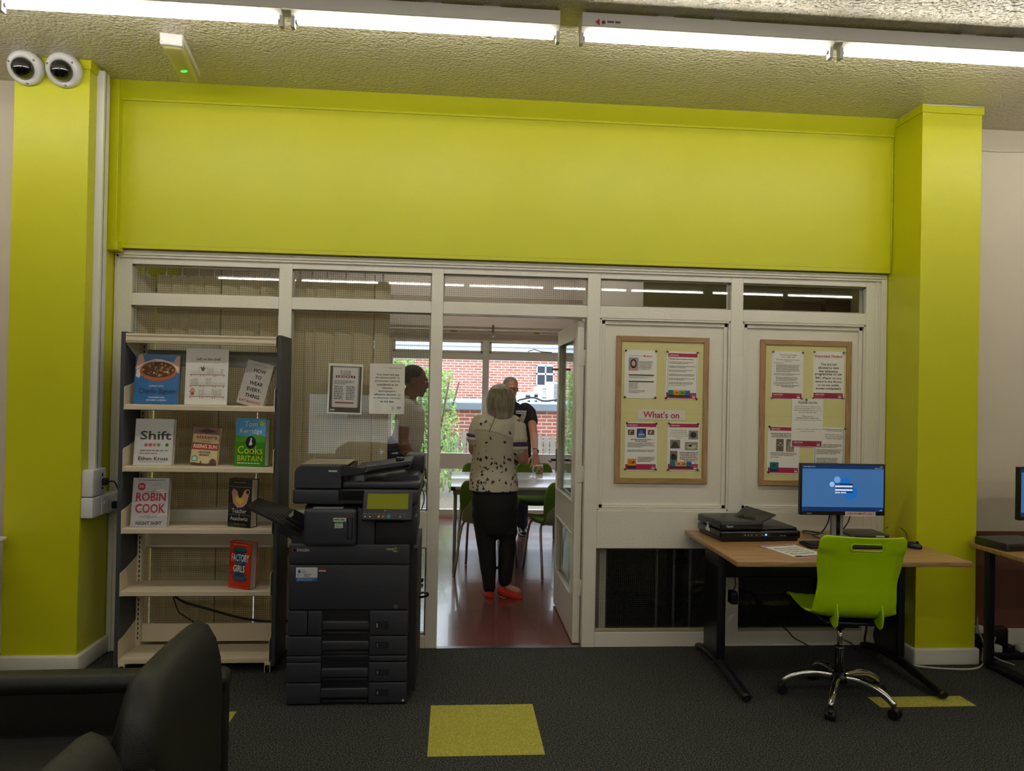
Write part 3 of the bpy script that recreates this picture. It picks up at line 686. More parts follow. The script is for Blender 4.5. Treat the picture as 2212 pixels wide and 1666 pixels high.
def art_supper(F, w, h):
    d = flat('2a5f98', .3)
    for i in range(7): F.quad(w * i / 7, 0, w * i / 7 + .002, h * .5, flat('1f4d80'), 1)
    for i in range(4): F.quad(w * (.3 + i * .14), h * .9, w * (.3 + i * .14) + .002, h, flat('1f4d80'), 1)
    F.poly([(0, h * .7), (w * .06, h), (w * .14, h), (w * .2, h * .86), (w * .1, h * .72)], flat('d9a98c'), 1).poly([(w, h * .62), (w, h * .97), (w * .93, h * .97), (w * .86, h * .86), (w * .9, h * .66)], flat('d9a98c'), 1)
    F.poly([(w * .02, h * .55), (w * .03, h * .74), (w * .2, h * .84), (w * .45, h * .91), (w * .6, h * .9), (w * .85, h * .84), (w * .99, h * .72), (w * .95, h * .66), (w * .8, h * .8), (w * .5, h * .86), (w * .2, h * .76), (w * .1, h * .52)], flat('e4ddd5'), 2)
    F.poly([(w * .05, h * .7), (w * .2, h * .81), (w * .45, h * .885), (w * .45, h * .875), (w * .2, h * .795), (w * .05, h * .68)], flat('b8404a'), 3)
    F.disc(w * .52, h * .66, w * .42, flat('b0602f'), 4, 28, h * .2).disc(w * .52, h * .69, w * .38, flat('4a2410'), 5, 28, h * .155)
    q = random.Random(2)
    for i in range(60):
        a = q.uniform(0, 6.3); s = math.sqrt(q.random()); F.disc(w * .52 + w * .34 * s * math.cos(a), h * .69 + h * .13 * s * math.sin(a), w * q.uniform(.012, .035), flat(('c07a35', '8a4a1c', 'd9a860', '6f8a3a', '5a2c12')[i % 5]), 6, 7)
    wh = flat('e8eef4')
    F.ctext('SUPPER WITH', w / 2, h * .345, h * .032, wh, 3, maxw=w * .52).text('Charlie Bigham', w * .1, h * .185, w * .93, h * .31, flat('16202e'), 3, slant=.15)
    F.ctext('FAVOURITE FOOD', w * .52, h * .12, h * .028, wh, 3, True).ctext('FOR FAMILY & FRIENDS', w * .52, h * .065, h * .028, wh, 3, True, maxw=w * .64)
book('cookbook', 'blue cookbook with a bowl of stew on its cover, on the second shelf', 291, 379, 873, 1.445, .232, .272, .03, '2f6cab', art_supper, y=-.32)
# paper notice in an upright card
def shelf_art(F, w, h):
    gr = flat('8d8a86'); rd = flat('9c4f45'); pk = flat('cf9c92')
    F.ctext('Left on the shelf', w * .53, h * .79, h * .047, flat('5a5458'), 2, True, maxw=w * .62)
    for r_, z in enumerate((.53, .335, .14)):
        F.quad(w * .1, h * z, w * .93, h * (z + .008), rd, 2)
        for a in (.13, .35, .42, .65, .7, .9): F.quad(w * a, h * (z - .03), w * (a + .012), h * z, rd, 2)
        q = random.Random(r_ + 5); x = .12
        while x < .86:
            bw = q.choice((.025, .03, .035)); bh = q.choice((.1, .12, .13)); kind = q.random()
            if kind < .7:
                for e0, e1, e2, e3 in ((x, 0, x + .004, bh), (x + bw - .004, 0, x + bw, bh), (x, bh - .004, x + bw, bh), (x, bh * .3, x + bw, bh * .3 + .004)): F.quad(w * e0, h * (z + .008 + e1), w * e2, h * (z + .008 + e3), gr, 2)
                x += bw + .004
            else:
                for i in range(3): F.quad(w * x, h * (z + .012 + i * .022), w * (x + .15), h * (z + .015 + i * .022), gr, 2)
                x += .17
    F.disc(w * .18, h * .2, w * .04, rd, 3).poly([(w * .1, h * .225), (w * .26, h * .225), (w * .21, h * .3), (w * .15, h * .3)], pk, 3)
    F.poly([(w * .38, h * .6), (w * .34, h * .68), (w * .4, h * .66), (w * .43, h * .7), (w * .44, h * .65), (w * .48, h * .67), (w * .43, h * .6)], flat('6a5a58'), 3)
t = thing('shelf_sign', 'white sign reading Left on the shelf, standing on the second shelf', 'sign', (AY(444, 873, -.32).x, -.32, 1.447), 0, rx=-.06)
m = MB().box((-.113, 0, 0), (.113, .002, .308), PAPER); shelf_art(Face(m, (-.113, 0, 0)), .226, .308); m.build('sheet', t)
MB().box((-.11, .002, 0), (.11, .004, .1), CLEAR).box((-.11, .002, 0), (.11, .06, .003), CLEAR).build('stand', t)
def art_wear(F, w, h):
    k = flat('14141a')
    for i, s in enumerate(('HOW', 'TO', 'WEAR', 'EVERY-', 'THING')): F.ctext(s, w * (.55 - .01 * i), h * (.76 - .145 * i), h * .085, k, 3, True, squash=.95)
    F.ctext('KAY BARRON', w * .46, h * .06, h * .06, flat('b0563a'), 3, True, maxw=w * .78).para(w * .2, h * .93, w * .8, 1, h * .02, flat('77726c'))
book('fashion_book', 'pale grey book titled How to Wear Everything leaning on the second shelf', 511, 566, 874, 1.445, .15, .245, .03, 'bdb9b2', art_wear, y=-.30, yaw=-.12, roll=.22, lean=.1, pages=PAGEW, wrap=True)
def art_shift(F, w, h):
    k = flat('3c3f48'); F.text('Shift', w * .13, h * .55, w * .95, h * .74, k, 3, True)
    for i, c in enumerate(('c0506a', 'c24a4a', 'd07a4a', '4fa055', '1f7a3a')): F.disc(w * (.3 + .11 * (i + (i == 4))), h * .44, w * .045, flat(c), 3)
    F.para(w * .15, h * .33, w * .9, 2, h * .06, flat('8a8a90')).text('Ethan Kross', w * .12, h * .105, w * .9, h * .185, flat('3a4a6a'), 3, True).para(w * .15, h * .08, w * .9, 1, h * .04, flat('9a9aa0'))
book('psychology_book', 'plastic-wrapped white book titled Shift with coloured dots, on the third shelf', 291, 367, 1004, 1.113, .2, .252, .035, 'd9d8d6', art_shift, y=-.32, wrap=True, pages=PAGEW)
def art_sisters(F, w, h):
    F.quad(0, h * .82, w, h, flat('8a5a4c'), 1).quad(0, h * .86, w, h * .93, flat('6f6a68'), 2).poly([(w * .1, h * .9), (w * .5, h * .97), (w * .9, h * .9), (w * .5, h * .85)], flat('3f3838'), 3)
    F.text('sisters', w * .12, h * .7, w * .92, h * .8, flat('a04636'), 3, True).ctext('under the', w * .5, h * .62, h * .04, flat('4a3a30'), 3)
    F.quad(0, h * .41, w, h * .59, flat('a8332f'), 2).text('RISING SUN', w * .06, h * .45, w * .95, h * .55, flat('f0e4c8'), 3, True)
    F.ctext('HEATHER', w * .5, h * .32, h * .055, flat('5a4238'), 3, True).ctext('MORRIS', w * .5, h * .25, h * .055, flat('5a4238'), 3, True)
    F.disc(w * .15, h * .17, w * .12, flat('4f9a96'), 4).disc(w * .15, h * .17, w * .08, flat('d8d8c8'), 5)
    F.poly([(0, 0), (w, 0), (w, h * .08), (w * .6, h * .05), (0, h * .07)], flat('5a3a34'), 3).poly([(w * .7, h * .05), (w * .75, h * .16), (w * .85, h * .2), (w * .97, h * .15), (w, h * .05)], flat('6a453a'), 3)
    F.poly([(w * .36, h * .03), (w * .38, h * .12), (w * .41, h * .12), (w * .42, h * .03)], flat('2f2420'), 5)
book('novel', 'small cream and red paperback by Heather Morris standing on the third shelf', 410, 467, 1004, 1.113, .142, .208, .025, 'dccb9c', art_sisters, y=-.30, roll=.05, yaw=-.06)
def art_britain(F, w, h):
    F.quad(0, 0, w, h * .64, flat('3c8a1e', .3), 1).quad(0, h * .62, w, h, flat('5ea6d8', .3), 2).poly([(0, h * .5), (0, h * .66), (w * .3, h * .62), (w * .7, h * .67), (w, h * .62), (w, h * .5)], flat('4e9a26'), 3)
    F.text('Tom', w * .3, h * .83, w * .72, h * .94, flat('e6eef2'), 4).text('Kerridge', w * .15, h * .66, w * .88, h * .79, flat('e6eef2'), 4)
    F.disc(w * .52, h * .5, w * .17, flat('101214'), 5, 24, h * .13).poly([(w * .5, h * .42), (w * .54, h * .42), (w * .6, h * .22), (w * .55, h * .22)], flat('101214'), 5)
    F.poly([(w * .5, h * .43), (w * .58, h * .46), (w * .55, h * .52), (w * .56, h * .6), (w * .51, h * .59), (w * .5, h * .52), (w * .46, h * .46)], flat('e8e4da'), 6)
    F.text('Cooks', w * .1, h * .26, w * .92, h * .42, flat('d6d236'), 7).text('BRITAIN', w * .1, h * .11, w * .92, h * .22, flat('d6d236'), 7).para(w * .1, h * .075, w * .9, 1, h * .045, flat('dfe6d0'), 7)
    F.disc(w * .86, h * .9, w * .08, flat('b8cc3a'), 5)
book('cookbook', 'green and blue hardback by Tom Kerridge at the right of the third shelf', 505, 572, 1006, 1.113, .182, .262, .05, '2f7a1c', art_britain, y=-.32, yaw=-.28, lean=.04, pages=PAGEW)
def art_robin(F, w, h):
    rd = flat('b02438'); q = random.Random(9)
    for i in range(16):
        a = q.uniform(0, w); b = q.uniform(h * .1, h * .9); F.poly([(a, b), (min(w, a + w * .3), b + h * .03), (min(w, a + w * .26), b + h * .045), (a + .004, b + h * .02)], flat(('a5a5a9', 'efeff1', '8d8d92')[i % 3]), 1)
    F.text('ROBIN', w * .1, h * .52, w * .93, h * .7, rd, 3, True).text('COOK', w * .1, h * .28, w * .93, h * .47, rd, 3, True).text('NIGHT SHIFT', w * .14, h * .035, w * .86, h * .11, flat('2e2f33'), 3, True)
    F.ctext('THE INTERNATIONAL BESTSELLING AUTHOR', w * .5, h * .945, h * .02, flat('3a3a3e'), 3, True, maxw=w * .8).disc(w * .24, h * .82, w * .11, rd, 3).para(w * .17, h * .85, w * .31, 3, h * .022, flat('f0d8d8'), 4)
book('thriller', 'crumpled silver-white hardback by Robin Cook with red lettering, on the fourth shelf', 285, 356, 1140, .781, .188, .262, .035, 'c6c6ca', art_robin, y=-.325, wrap=True)
def art_teacher(F, w, h):
    pk = flat('c99584')
    F.poly([(w * .12, h * .72), (w * .2, h * .8), (w * .38, h * .74), (w * .45, h * .6), (w * .55, h * .6), (w * .68, h * .76), (w * .82, h * .8), (w * .88, h * .66), (w * .8, h * .5), (w * .62, h * .42), (w * .4, h * .4), (w * .2, h * .5)], pk, 1)
    F.poly([(w * .3, h * .58), (w * .36, h * .66), (w * .48, h * .6), (w * .62, h * .63), (w * .66, h * .54), (w * .52, h * .47), (w * .42, h * .5)], flat('d8c23e'), 2)
    F.disc(w * .83, h * .74, w * .1, flat('c9b36a'), 3).disc(w * .83, h * .74, w * .075, flat('1c1c1e'), 4).quad(w * .02, h * .83, w * .98, h * .838, flat('8a8a8a'), 2)
    F.text('Teacher', w * .17, h * .29, w * .8, h * .38, flat('d8d8d8'), 3).ctext('of', w * .5, h * .235, h * .04, flat('d8d8d8'), 3).quad(w * .02, h * .25, w * .42, h * .255, flat('b8b8b8'), 3).quad(w * .6, h * .25, w * .98, h * .255, flat('b8b8b8'), 3)
    F.text('Auschwitz', w * .1, h * .14, w * .88, h * .22, flat('d8d8d8'), 3).ctext('Wendy Holden', w * .55, h * .035, h * .045, flat('9a8a50'), 3, maxw=w * .6).para(w * .2, h * .93, w * .8, 1, h * .025, flat('9a8a50'))
book('hardback_novel', 'black hardback with cupped hands and a yellow butterfly, on the fourth shelf', 491, 541, 1137, .781, .15, .262, .055, '1b191a', art_teacher, y=-.325, yaw=-.42, lean=.03)
def art_factory(F, w, h):
    nv = flat('27396f'); te = flat('1f6a62')
    F.disc(w * .5, h * .2, w * .34, nv, 1, 24, h * .06).disc(w * .5, h * .26, w * .34, te, 2, 24, h * .06).quad(w * .28, h * .26, w * .72, h * .82, nv, 3).disc(w * .5, h * .82, w * .34, nv, 4, 24, h * .05).disc(w * .5, h * .845, w * .34, te, 5, 24, h * .045)
    for z in (.36, .5, .64): F.poly([(w * .28, h * z), (w * .72, h * (z + .05)), (w * .72, h * (z + .09)), (w * .28, h * (z + .04))], te, 4)
    F.poly([(w * .05, h * .3), (w * .3, h * .42), (w * .95, h * .7), (w * .97, h * .66), (w * .3, h * .38), (w * .06, h * .27)], flat('2f3f96'), 5)
    wt = flat('f1ece0'); F.text('FACTORY', w * .1, h * .58, w * .92, h * .74, wt, 6, True).text('GIRLS', w * .2, h * .35, w * .74, h * .5, wt, 6, True).para(w * .15, h * .95, w * .85, 1, h * .03, flat('f0c0a8')).text('Michelle Gallen', w * .22, h * .17, w * .8, h * .22, flat('b45aa0'), 6).para(w * .1, h * .06, w * .9, 1, h * .03, flat('8a2010'))
book('hardback_novel', 'bright orange hardback titled Factory Girls on the fifth shelf', 490, 542, 1270, .449, .145, .25, .05, 'd23a14', art_factory, y=-.33, yaw=-.45, lean=.04, pages=PAGEW)
tag(MB().tube(spline([AY(375, 1287, -.08), AY(400, 1302, -.07), AY(450, 1316, -.07), AY(520, 1335, -.07), AY(585, 1343, -.07), AY(640, 1340, -.08)]), .007, BLACK, 8).build('black_cable'), 'thick black cable running behind the lower bookshelf towards the copier', 'cable')
tag(MB().tube(spline([AY(373, 1287, -.06), AY(385, 1320, -.05), AY(400, 1332, -.05), AY(420, 1345, -.05), AY(440, 1362, -.05)]), .004, flat('26241f'), 8).build('thin_cable'), 'thin dark cable drooping behind the lowest bookshelf', 'cable')
# ================================================================ COPIER
CY = -.79; C0 = Vector((-.785, CY, 0))
def cl(px, py, y=CY): p = AY(px, py, y); return (p.x - C0.x, p.z)
t = COP = thing('photocopier', 'tall charcoal office photocopier with four paper drawers beside the bookcase', 'photocopier', C0)
CW = .585; DP = .6
MB().rbox((0, .015, .035), (CW, DP, .79), .012, COPD).box((CW - .002, .05, .05), (CW + .035, DP - .02, .76), COPD).build('body', t)
def zz(py): return cl(700, py)[1]
# front door and drawers
m = MB().rbox((0, 0, zz(1219)), (CW - .004, .03, zz(1176)), .006, COPB); o = m.build('top_cover', t)
m = MB(); F = Face(m, (0, -.0004, 0)); rd = flat('b02a34'); wt = flat('c9c9c9')
a, b = cl(642, 1191.6); c, d = cl(668.5, 1186); F.text('KYOCERA', a, b, c, d, wt, 1, True); F.disc((cl(636.5, 1189)[0]), (b + d) / 2, .006, rd); F.poly([(a - .022, b), (a - .01, b - .001), (a - .006, (b + d) / 2), (a - .012, d + .001), (a - .022, d)], rd)
m.build('maker_badge', t)
m = MB(); F = Face(m, (0, -.0004, 0)); a, b = cl(832, 1194); c, d = cl(861, 1181); F.quad(a, b, c, d, flat('3a3a42'), 1).text('TASKalfa', a + .004, b + .012, c - .02, d - .007, flat('b9b9b9'), 2, True).para(c - .026, b + .009, c - .003, 1, .012, flat('9a9a9a'), 2); F.disc(c - .014, d - .008, .005, flat('b09a3a'), 2)
m.build('model_badge', t)
o = MB().rbox((0, 0, zz(1318)), (CW - .004, .03, zz(1221)), .006, COPB).build('front_door', t)
m = MB(); F = Face(m, (0, -.0004, 0)); a, b = cl(639, 1256.5); c, d = cl(686, 1226)
F.quad(a, b, c, d, flat('d4d6d8'), 1).quad(a, b, c, b + (d - b) * .27, flat('2b5fa8'), 2).poly([(a + .01, d - .028), (a + .02, d - .028), (a + .024, d - .02), (a + .018, d - .01), (a + .01, d - .012)], flat('245a9c'), 3)
F.text('RIGHT', a + .028, d - .013, a + .044, d - .009, flat('2b4f90'), 3, True).text('DIGITAL', a + .028, d - .02, a + .046, d - .016, flat('2b4f90'), 3, True).text('SOLUTIONS', a + .028, d - .027, a + .052, d - .023, flat('2b4f90'), 3, True)
F.para(a + .006, b + .036, a + .02, 2, .008, flat('777a80'), 3).para(a + .038, b + .036, a + .075, 2, .008, flat('4a4c52'), 3).para(a + .008, b + .014, c - .008, 2, .006, flat('a8c2e8'), 3)
m.build('service_sticker', o)
m = MB(); F = Face(m, (0, -.0004, 0)); a, b = cl(688.5, 1235); c, d = cl(704, 1227); F.poly([(a, b), (c, b), (c, b + .01), (c - .006, d), (a + .006, d), (a, b + .01)], flat('7a2a36'), 1).quad(a, b, c, b + .007, flat('c9c4c4'), 2); m.build('warning_sticker', o)
m = MB(); F = Face(m, (0, -.0004, 0)); a, b = cl(851, 1314); c, d = cl(859, 1307); F.quad(a, b, c, d, flat('8a8a90'), 1).quad(a + .002, b + .002, c - .002, d - .002, COPB, 2).poly([(a + .004, b + .006), (a + .007, b + .004), (a + .014, d - .004), (a + .007, b + .008)], flat('8a8a90'), 3); m.build('energy_mark', o)
hx0 = cl(694, 1400)[0]; hx1 = cl(797, 1400)[0]
rows = [(1320, 1374, 1343, 1361, 1343, 1359), (1375.5, 1417, 1386, 1405, 1387, 1401), (1432, 1475, 1445, 1464, 1446, 1459), (1476.5, 1522, 1488, 1508, 1489, 1504)]
for k, (ya, yb, ha, hb, la, lb) in enumerate(rows):
    z1, z0 = zz(ya) - .001, zz(yb) + .001
    m = MB()
    if k == 0: sx = cl(664, 1340)[0]; m.rbox((0, 0, z0), (sx - .001, .03, z1), .005, COPB).rbox((sx + .002, 0, z0), (hx0, .03, z1), .005, COPB)
    else: m.rbox((0, 0, z0), (hx0, .03, z1), .005, COPB)
    m.rbox((hx1, 0, z0), (CW - .004, .03, z1), .005, COPB).box((hx0, .03, z0 - .004), (hx1, .034, z1 + .004), COPD)
    o = m.build('drawer', t)
    MB().rbox((hx0 + .002, -.002, zz(hb)), (hx1 - .002, .02, zz(ha)), .005, COPB).rbox((hx0 + .004, .012, z0 - .003), (hx1 - .004, .03, z0 + .014), .003, COPD).build('handle', o)
    m = MB(); F = Face(m, (0, -.0004, 0)); a, b = cl(811, lb); c, d = cl(839, la); F.quad(a, b, c, d, GROOVE, 1).quad(a + .002, b + .002, c - .002, d - .002, COPD, 2).text('1234'[k], a + .005, b + .007, a + .010 + (.0 if k == 0 else .003), d - .008, flat('b0b4b8'), 3).para(a + .024, d - .012, c - .01, 2, .008, flat('26262c'), 3); m.build('size_label', o)
MB().rbox((0, 0, zz(1431)), (hx0, .03, zz(1418.5)), .004, COPB).rbox((hx1, 0, zz(1430)), (CW - .004, .03, zz(1418.5)), .004, COPB).rbox((hx0, .014, zz(1431)), (hx1, .034, zz(1418.5)), .004, COPD).build('spacer_panel', t)
for x in (.06, CW - .03):
    for y in (.06, DP - .08): MB().tube([(x - .012, y, .022), (x + .012, y, .022)], .022, BLACK, 16).box((x - .01, y - .01, .02), (x + .01, y + .01, .05), BLACK).build('castor', t)
MB().ball((CW - .02, .01, .022), .012, WHITEPL, 10).build('foot_cap', t)
# middle section
MB().box((.0, .05, .785), (.09, DP - .1, .815), COPD).rbox((.06, .06, .78), (CW + .02, DP, .97), .01, COPD).build('exit_housing', t)
a, b = cl(657, 1177); c, d = cl(772, 1099)
o = MB().rbox((a, -.03, b), (c, DP - .1, d), .016, COPB, seg=4).build('finisher', t)
m = MB(); x, z = cl(749.5, 1165, CY - .03); x1, z1 = cl(762.5, 1119, CY - .03); F = Face(m, (0, -.0308, 0)); F.quad(x, z, x1, z1, COPB, 1).quad(x, z, x + .006, z1, GROOVE, 2).quad(x1 - .006, z, x1, z1, GROOVE, 2).quad(x, z, x1, z + .005, GROOVE, 2); m.build('grip', o)
m = MB(); F = Face(m, (0, -.0308, 0)); a2, b2 = cl(720, 1127, CY - .03); c2, d2 = cl(748, 1119, CY - .03); F.quad(a2, b2, c2, d2, flat('cfcfc6'), 1).para(a2 + .004, b2 + .012, c2 - .004, 1, .014, flat('55554f'), 2); a3, b3 = cl(723, 1141, CY - .03); c3, d3 = cl(741, 1127, CY - .03)
F.quad(a3, b3, c3, d3, flat('cdd2c4'), 1).quad(a3, d3 - .01, c3, d3, flat('3f8a58'), 2).para(a3 + .004, d3 - .013, c3 - .004, 2, .005, flat('8a8a84'), 2, center=True).ctext('Refresh', (a3 + c3) / 2, b3 + .004, .006, flat('3a3a36'), 2, True); m.build('asset_label', o)
MB().rbox((c + .001, -.0, b), (cl(809, 1170)[0], .1, d), .005, COPB).build('side_panel', t)
MB().rbox((cl(810, 1170)[0], .005, b), (CW + .03, .1, cl(810, 1116)[1]), .005, COPD).build('side_panel', t)
# left output tray
def tl(px, py, y): p = AY(px, py, y); return p - C0
n0, n1, n2 = tl(531, 1093, CY + .06), tl(604, 1128.6, CY + .06), tl(660, 1161, CY + .06)
f0, f1, f2 = tl(559, 1075.6, CY + .34), tl(634.5, 1100.5, CY + .34), tl(668, 1118, CY + .34)
m = MB()
def slab(a, b, c, d, th, mt): n_ = (b - a).cross(d - a).normalized(); n_ = n_ if n_.z > 0 else -n_; m.add([a, b, c, d] + [p - n_ * th for p in (a, b, c, d)], [(0, 1, 2, 3), (7, 6, 5, 4), (0, 4, 5, 1), (1, 5, 6, 2), (2, 6, 7, 3), (3, 7, 4, 0)], mt)
slab(n0, n1, f1, f0, .012, BLACK)
for i in range(7):
    s = .52 + i * .07; m.tube([n0.lerp(n1, s) + Vector((0, .01, .001)), f0.lerp(f1, s) + Vector((0, -.01, .001))], .0028, BLACK, 6)
m.build('output_tray', t)
m = MB(); dn = Vector((0, 0, -.05)); 
slab(n1 + Vector((0, 0, -.03)), n2 + Vector((0, 0, -.03)), f2 + Vector((0, 0, -.03)), f1 + Vector((0, 0, -.03)), .012, BLACK)
for a_, b_ in ((n1, n2), (f1, f2)): m.add([a_, b_, b_ + dn, a_ + dn, a_ + Vector((0, .012, 0)), b_ + Vector((0, .012, 0)), b_ + dn + Vector((0, .012, 0)), a_ + dn + Vector((0, .012, 0))], [(0, 1, 2, 3), (4, 5, 6, 7), (0, 1, 5, 4), (3, 2, 6, 7), (0, 3, 7, 4)], BLACK)
m.tube([(n1 + f1) / 2 + Vector((.0, 0, -.01)), (n2 + f2) / 2 + Vector((0, 0, -.01))], .01, GROOVE, 6)
m.build('tray_base', t)
# scanner
z1 = zz(1057.5); z0 = zz(1090)
MB().rbox((cl(631.5, 1070)[0], -.0, z0), (CW + .035, DP - .02, z1), .012, COPB, seg=4).build('scanner_body', t)
m = MB(); F = Face(m, (0, -.0008, 0)); a, b = cl(731, 1081); c, d = cl(787, 1060); F.quad(a, b, c, d, BLACKG, 1); m.build('gloss_strip', t)
xa = cl(636, 1030)[0]; xb = cl(737, 1030)[0]; zt = zz(1006)
m = MB(); P = [(xa, z1 + .004), (xb, z1 + .004), (xb, zt), (xa + .03, zt), (xa + .01, zt - .012), (xa, zt - .035)]
m.prism(P, .0, .42, 'y', COPB); o = m.build('feeder_cover', t, bevel=.004)
m = MB(); F = Face(m, (0, -.0006, 0)); a, b = cl(710, 1020); c, d = cl(728.5, 1016); F.quad(a, b, c, d, flat('bdbdb6'), 1); F.quad(xa + .002, cl(1, 1044)[1] if False else zz(1044), xb - .002, zz(1044) + .0012, GROOVE, 1); m.build('nameplate', o)
xr = CW + .045
MB().rbox((xb + .002, .02, z1 + .002), (xr, DP - .02, zz(1041)), .012, COPB, seg=4).build('platen_cover', t)
MB().rbox((xb, .04, zz(1041) - .005), (xb + .03, .40, zz(1012)), .004, COPD).prism([(xb, zz(1029)), (xb + .11, zz(1022)), (xb + .115, zz(1012)), (xb, zz(1006))], .0, .03, 'y', COPD).build('feeder_throat', t)
# tilted document tray
A = Vector((xb + .06, .02, zz(1013))); B = Vector((xb + .335, .02, zz(1000))); dv = Vector((0, .30, 0))
m = MB(); slab(A, B + Vector((0, 0, .012)), B + dv + Vector((0, 0, .012)), A + dv, .016, COPB)
m.rbox((B.x - .08, .10, B.z + .003), (B.x - .04, .16, B.z + .02), .004, BLACK)
for s in (.2, .32): q = A.lerp(B, s); m.box((q.x, .06, q.z + .001), (q.x + .05, .09, q.z + .006), mat('tray_print', '#7d7d7a', .5))
m.build('document_tray', t)
m = MB(); A2 = A + Vector((.05, .0, -.028)); B2 = B + Vector((-.01, .0, -.02)); slab(A2, B2, B2 + dv, A2 + dv, .008, BLACK)
m.rbox((xb + .06, .03, zz(1041) - .002), (xb + .11, .16, zz(1026)), .006, mat('clear_guide', '#6a6d74', .3)); m.build('eject_tray', t)
MB().rbox((xr - .10, .36, zz(1040)), (xr + .0, DP - .04, zz(994)), .016, COPD).prism([(xr - .2, zz(1041)), (xr - .01, zz(1041)), (xr - .02, zz(1030)), (xr - .16, zz(1034))], .1, .36, 'y', COPB).build('rear_hinge_cover', t)
# control panel (leans back)
p0 = Vector((cl(787, 1118)[0] - .006, -.075, zz(1117)))
u = Vector((1, 0, 0)); v = Vector((0, .52, .855)).normalized(); w_ = .242; h_ = .158
m = MB(); M = Matrix(((1, 0, 0, p0.x), (0, v.z, v.y, p0.y), (0, -v.y, v.z, p0.z), (0, 0, 0, 1)))
M = Matrix(((u.x, 0, v.x, p0.x), (0, v.z, v.y, p0.y), (0, -v.y, v.z, p0.z), (0, 0, 0, 1)))
m.rbox((0, 0, 0), (w_, .022, h_), .006, COPD, M); m.box((.06, .02, .02), (.2, .09, .1), COPD, M)
o = m.build('control_panel', t)
m = MB(); F = Face(m, p0, u, v, .0006); F.quad(.022, .056, w_ - .022, h_ - .022, mat('faint_glow_green_screen', '#4a4a14', .18, emit=('#6f7010', .22)), 1); m.build('touch_screen', o)  # weak green emission set on the touch screen
for x, r_, c in ((.082, .0065, 'e0a030'), (.104, .0065, 'd8603c'), (.130, .0095, '18a0a8'), (.205, .0065, '1f3fd0')):
    MB().tube([p0 + u * x + v * .018, p0 + u * x + v * .018 - v.cross(u).normalized() * -.003], r_, mat('key_' + c, '#' + c, .4, emit=('#' + c, .25)), 16).build('button', o)
m = MB(); F = Face(m, p0, u, v, .0006); 
for x in (.015, .038, .182): F.quad(x, .014, x + .005, .019, flat('c9cdd0'), 1)
for x in (.008, .032, .056, .078, .1, .124, .15, .176, .198): F.quad(x, .030, x + .016, .0315, flat('7a7e84'), 1)
F.disc(w_ / 2 - .01, .048, .003, flat('b8bcae'), 1); m.build('key_markings', o)
tag(MB().tube(spline([(C0.x + CW + .03, -.45, 1.02), (C0.x + CW + .045, -.44, 1.0), (C0.x + CW + .05, -.42, .95), (C0.x + CW + .037, -.41, .9)]), .003, BLACK, 6).build('panel_lead'), 'thin black lead looping from the right side of the copier', 'cable')
tag(MB().tube(spline([(C0.x + CW + .03, -.5, .47), (C0.x + CW + .075, -.49, .468), (C0.x + CW + .08, -.48, .45), (C0.x + CW + .038, -.46, .435)]), .006, BLACK, 8).build('power_lead'), 'stiff black lead bulging from low on the copier side', 'cable')
q = AZ(700, 999, zt + .001)
t = thing('laminated_sheet', 'laminated paper sheet lying on the copier feeder cover', 'paper sheet', (C0.x + xa + .025, CY + .05, zt + .001))
m = MB().box((0, 0, 0), (.225, .30, .0008), mat('cream_laminate', '#d8cfae', .15, coat=.8)); F = Face(m, (0, 0, .0008), (1, 0, 0), (0, 1, 0)); F.quad(.04, .12, .19, .2, flat('8d8a80'), 1).quad(.01, .015, .2, .04, flat('a8727a'), 1); m.build('sheet', t)
t = thing('paper_label', 'narrow white paper note on top of the copier finisher box', 'paper sheet', (C0.x + a * 0 + cl(675, 1095)[0], CY + .0, cl(700, 1099)[1] + .0008))
m = MB().box((0, 0, 0), (.145, .09, .0006), PAPER); F = Face(m, (0, 0, .0006), (1, 0, 0), (0, 1, 0)); F.para(.05, .06, .1, 1, .02, flat('3a3a3a')); m.build('sheet', t)

# ================================================================ NOTICES ON THE GLASS
def paperthing(name, label, px0, py0, px1, py1, y, art, pins=(), cat='notice', rot=0., group=None, base=PAPER, pin=None, th=.0006, thing_y=None):
    a = AY(px0, py1, y); b = AY(px1, py0, y); w = b.x - a.x; h = b.z - a.z
    t = thing(name, label, cat, (a.x, y, a.z), 0, group, ry=rot); m = MB().box((0, -th, 0), (w, 0, h), base)
    art(Face(m, (0, -th, 0)), w, h); m.build('sheet', t)
    for u, v in pins:
        MB().lathe([(.006, 0), (.0065, .002), (.003, .005), (.0028, .007), (.006, .010), (.0055, .012), (0, .0125)], pin or PIN, 12, Matrix.Translation((w * u, -th, h * v)) @ Matrix.Rotation(PI / 2, 4, 'X')).build('pin', t)
    return t
PIN = mat('brass_pin', '#6a5f44', .25, .8)
LAM = mat('laminated_white', '#dcdad0', .12, coat=1., bump=(18, .5))
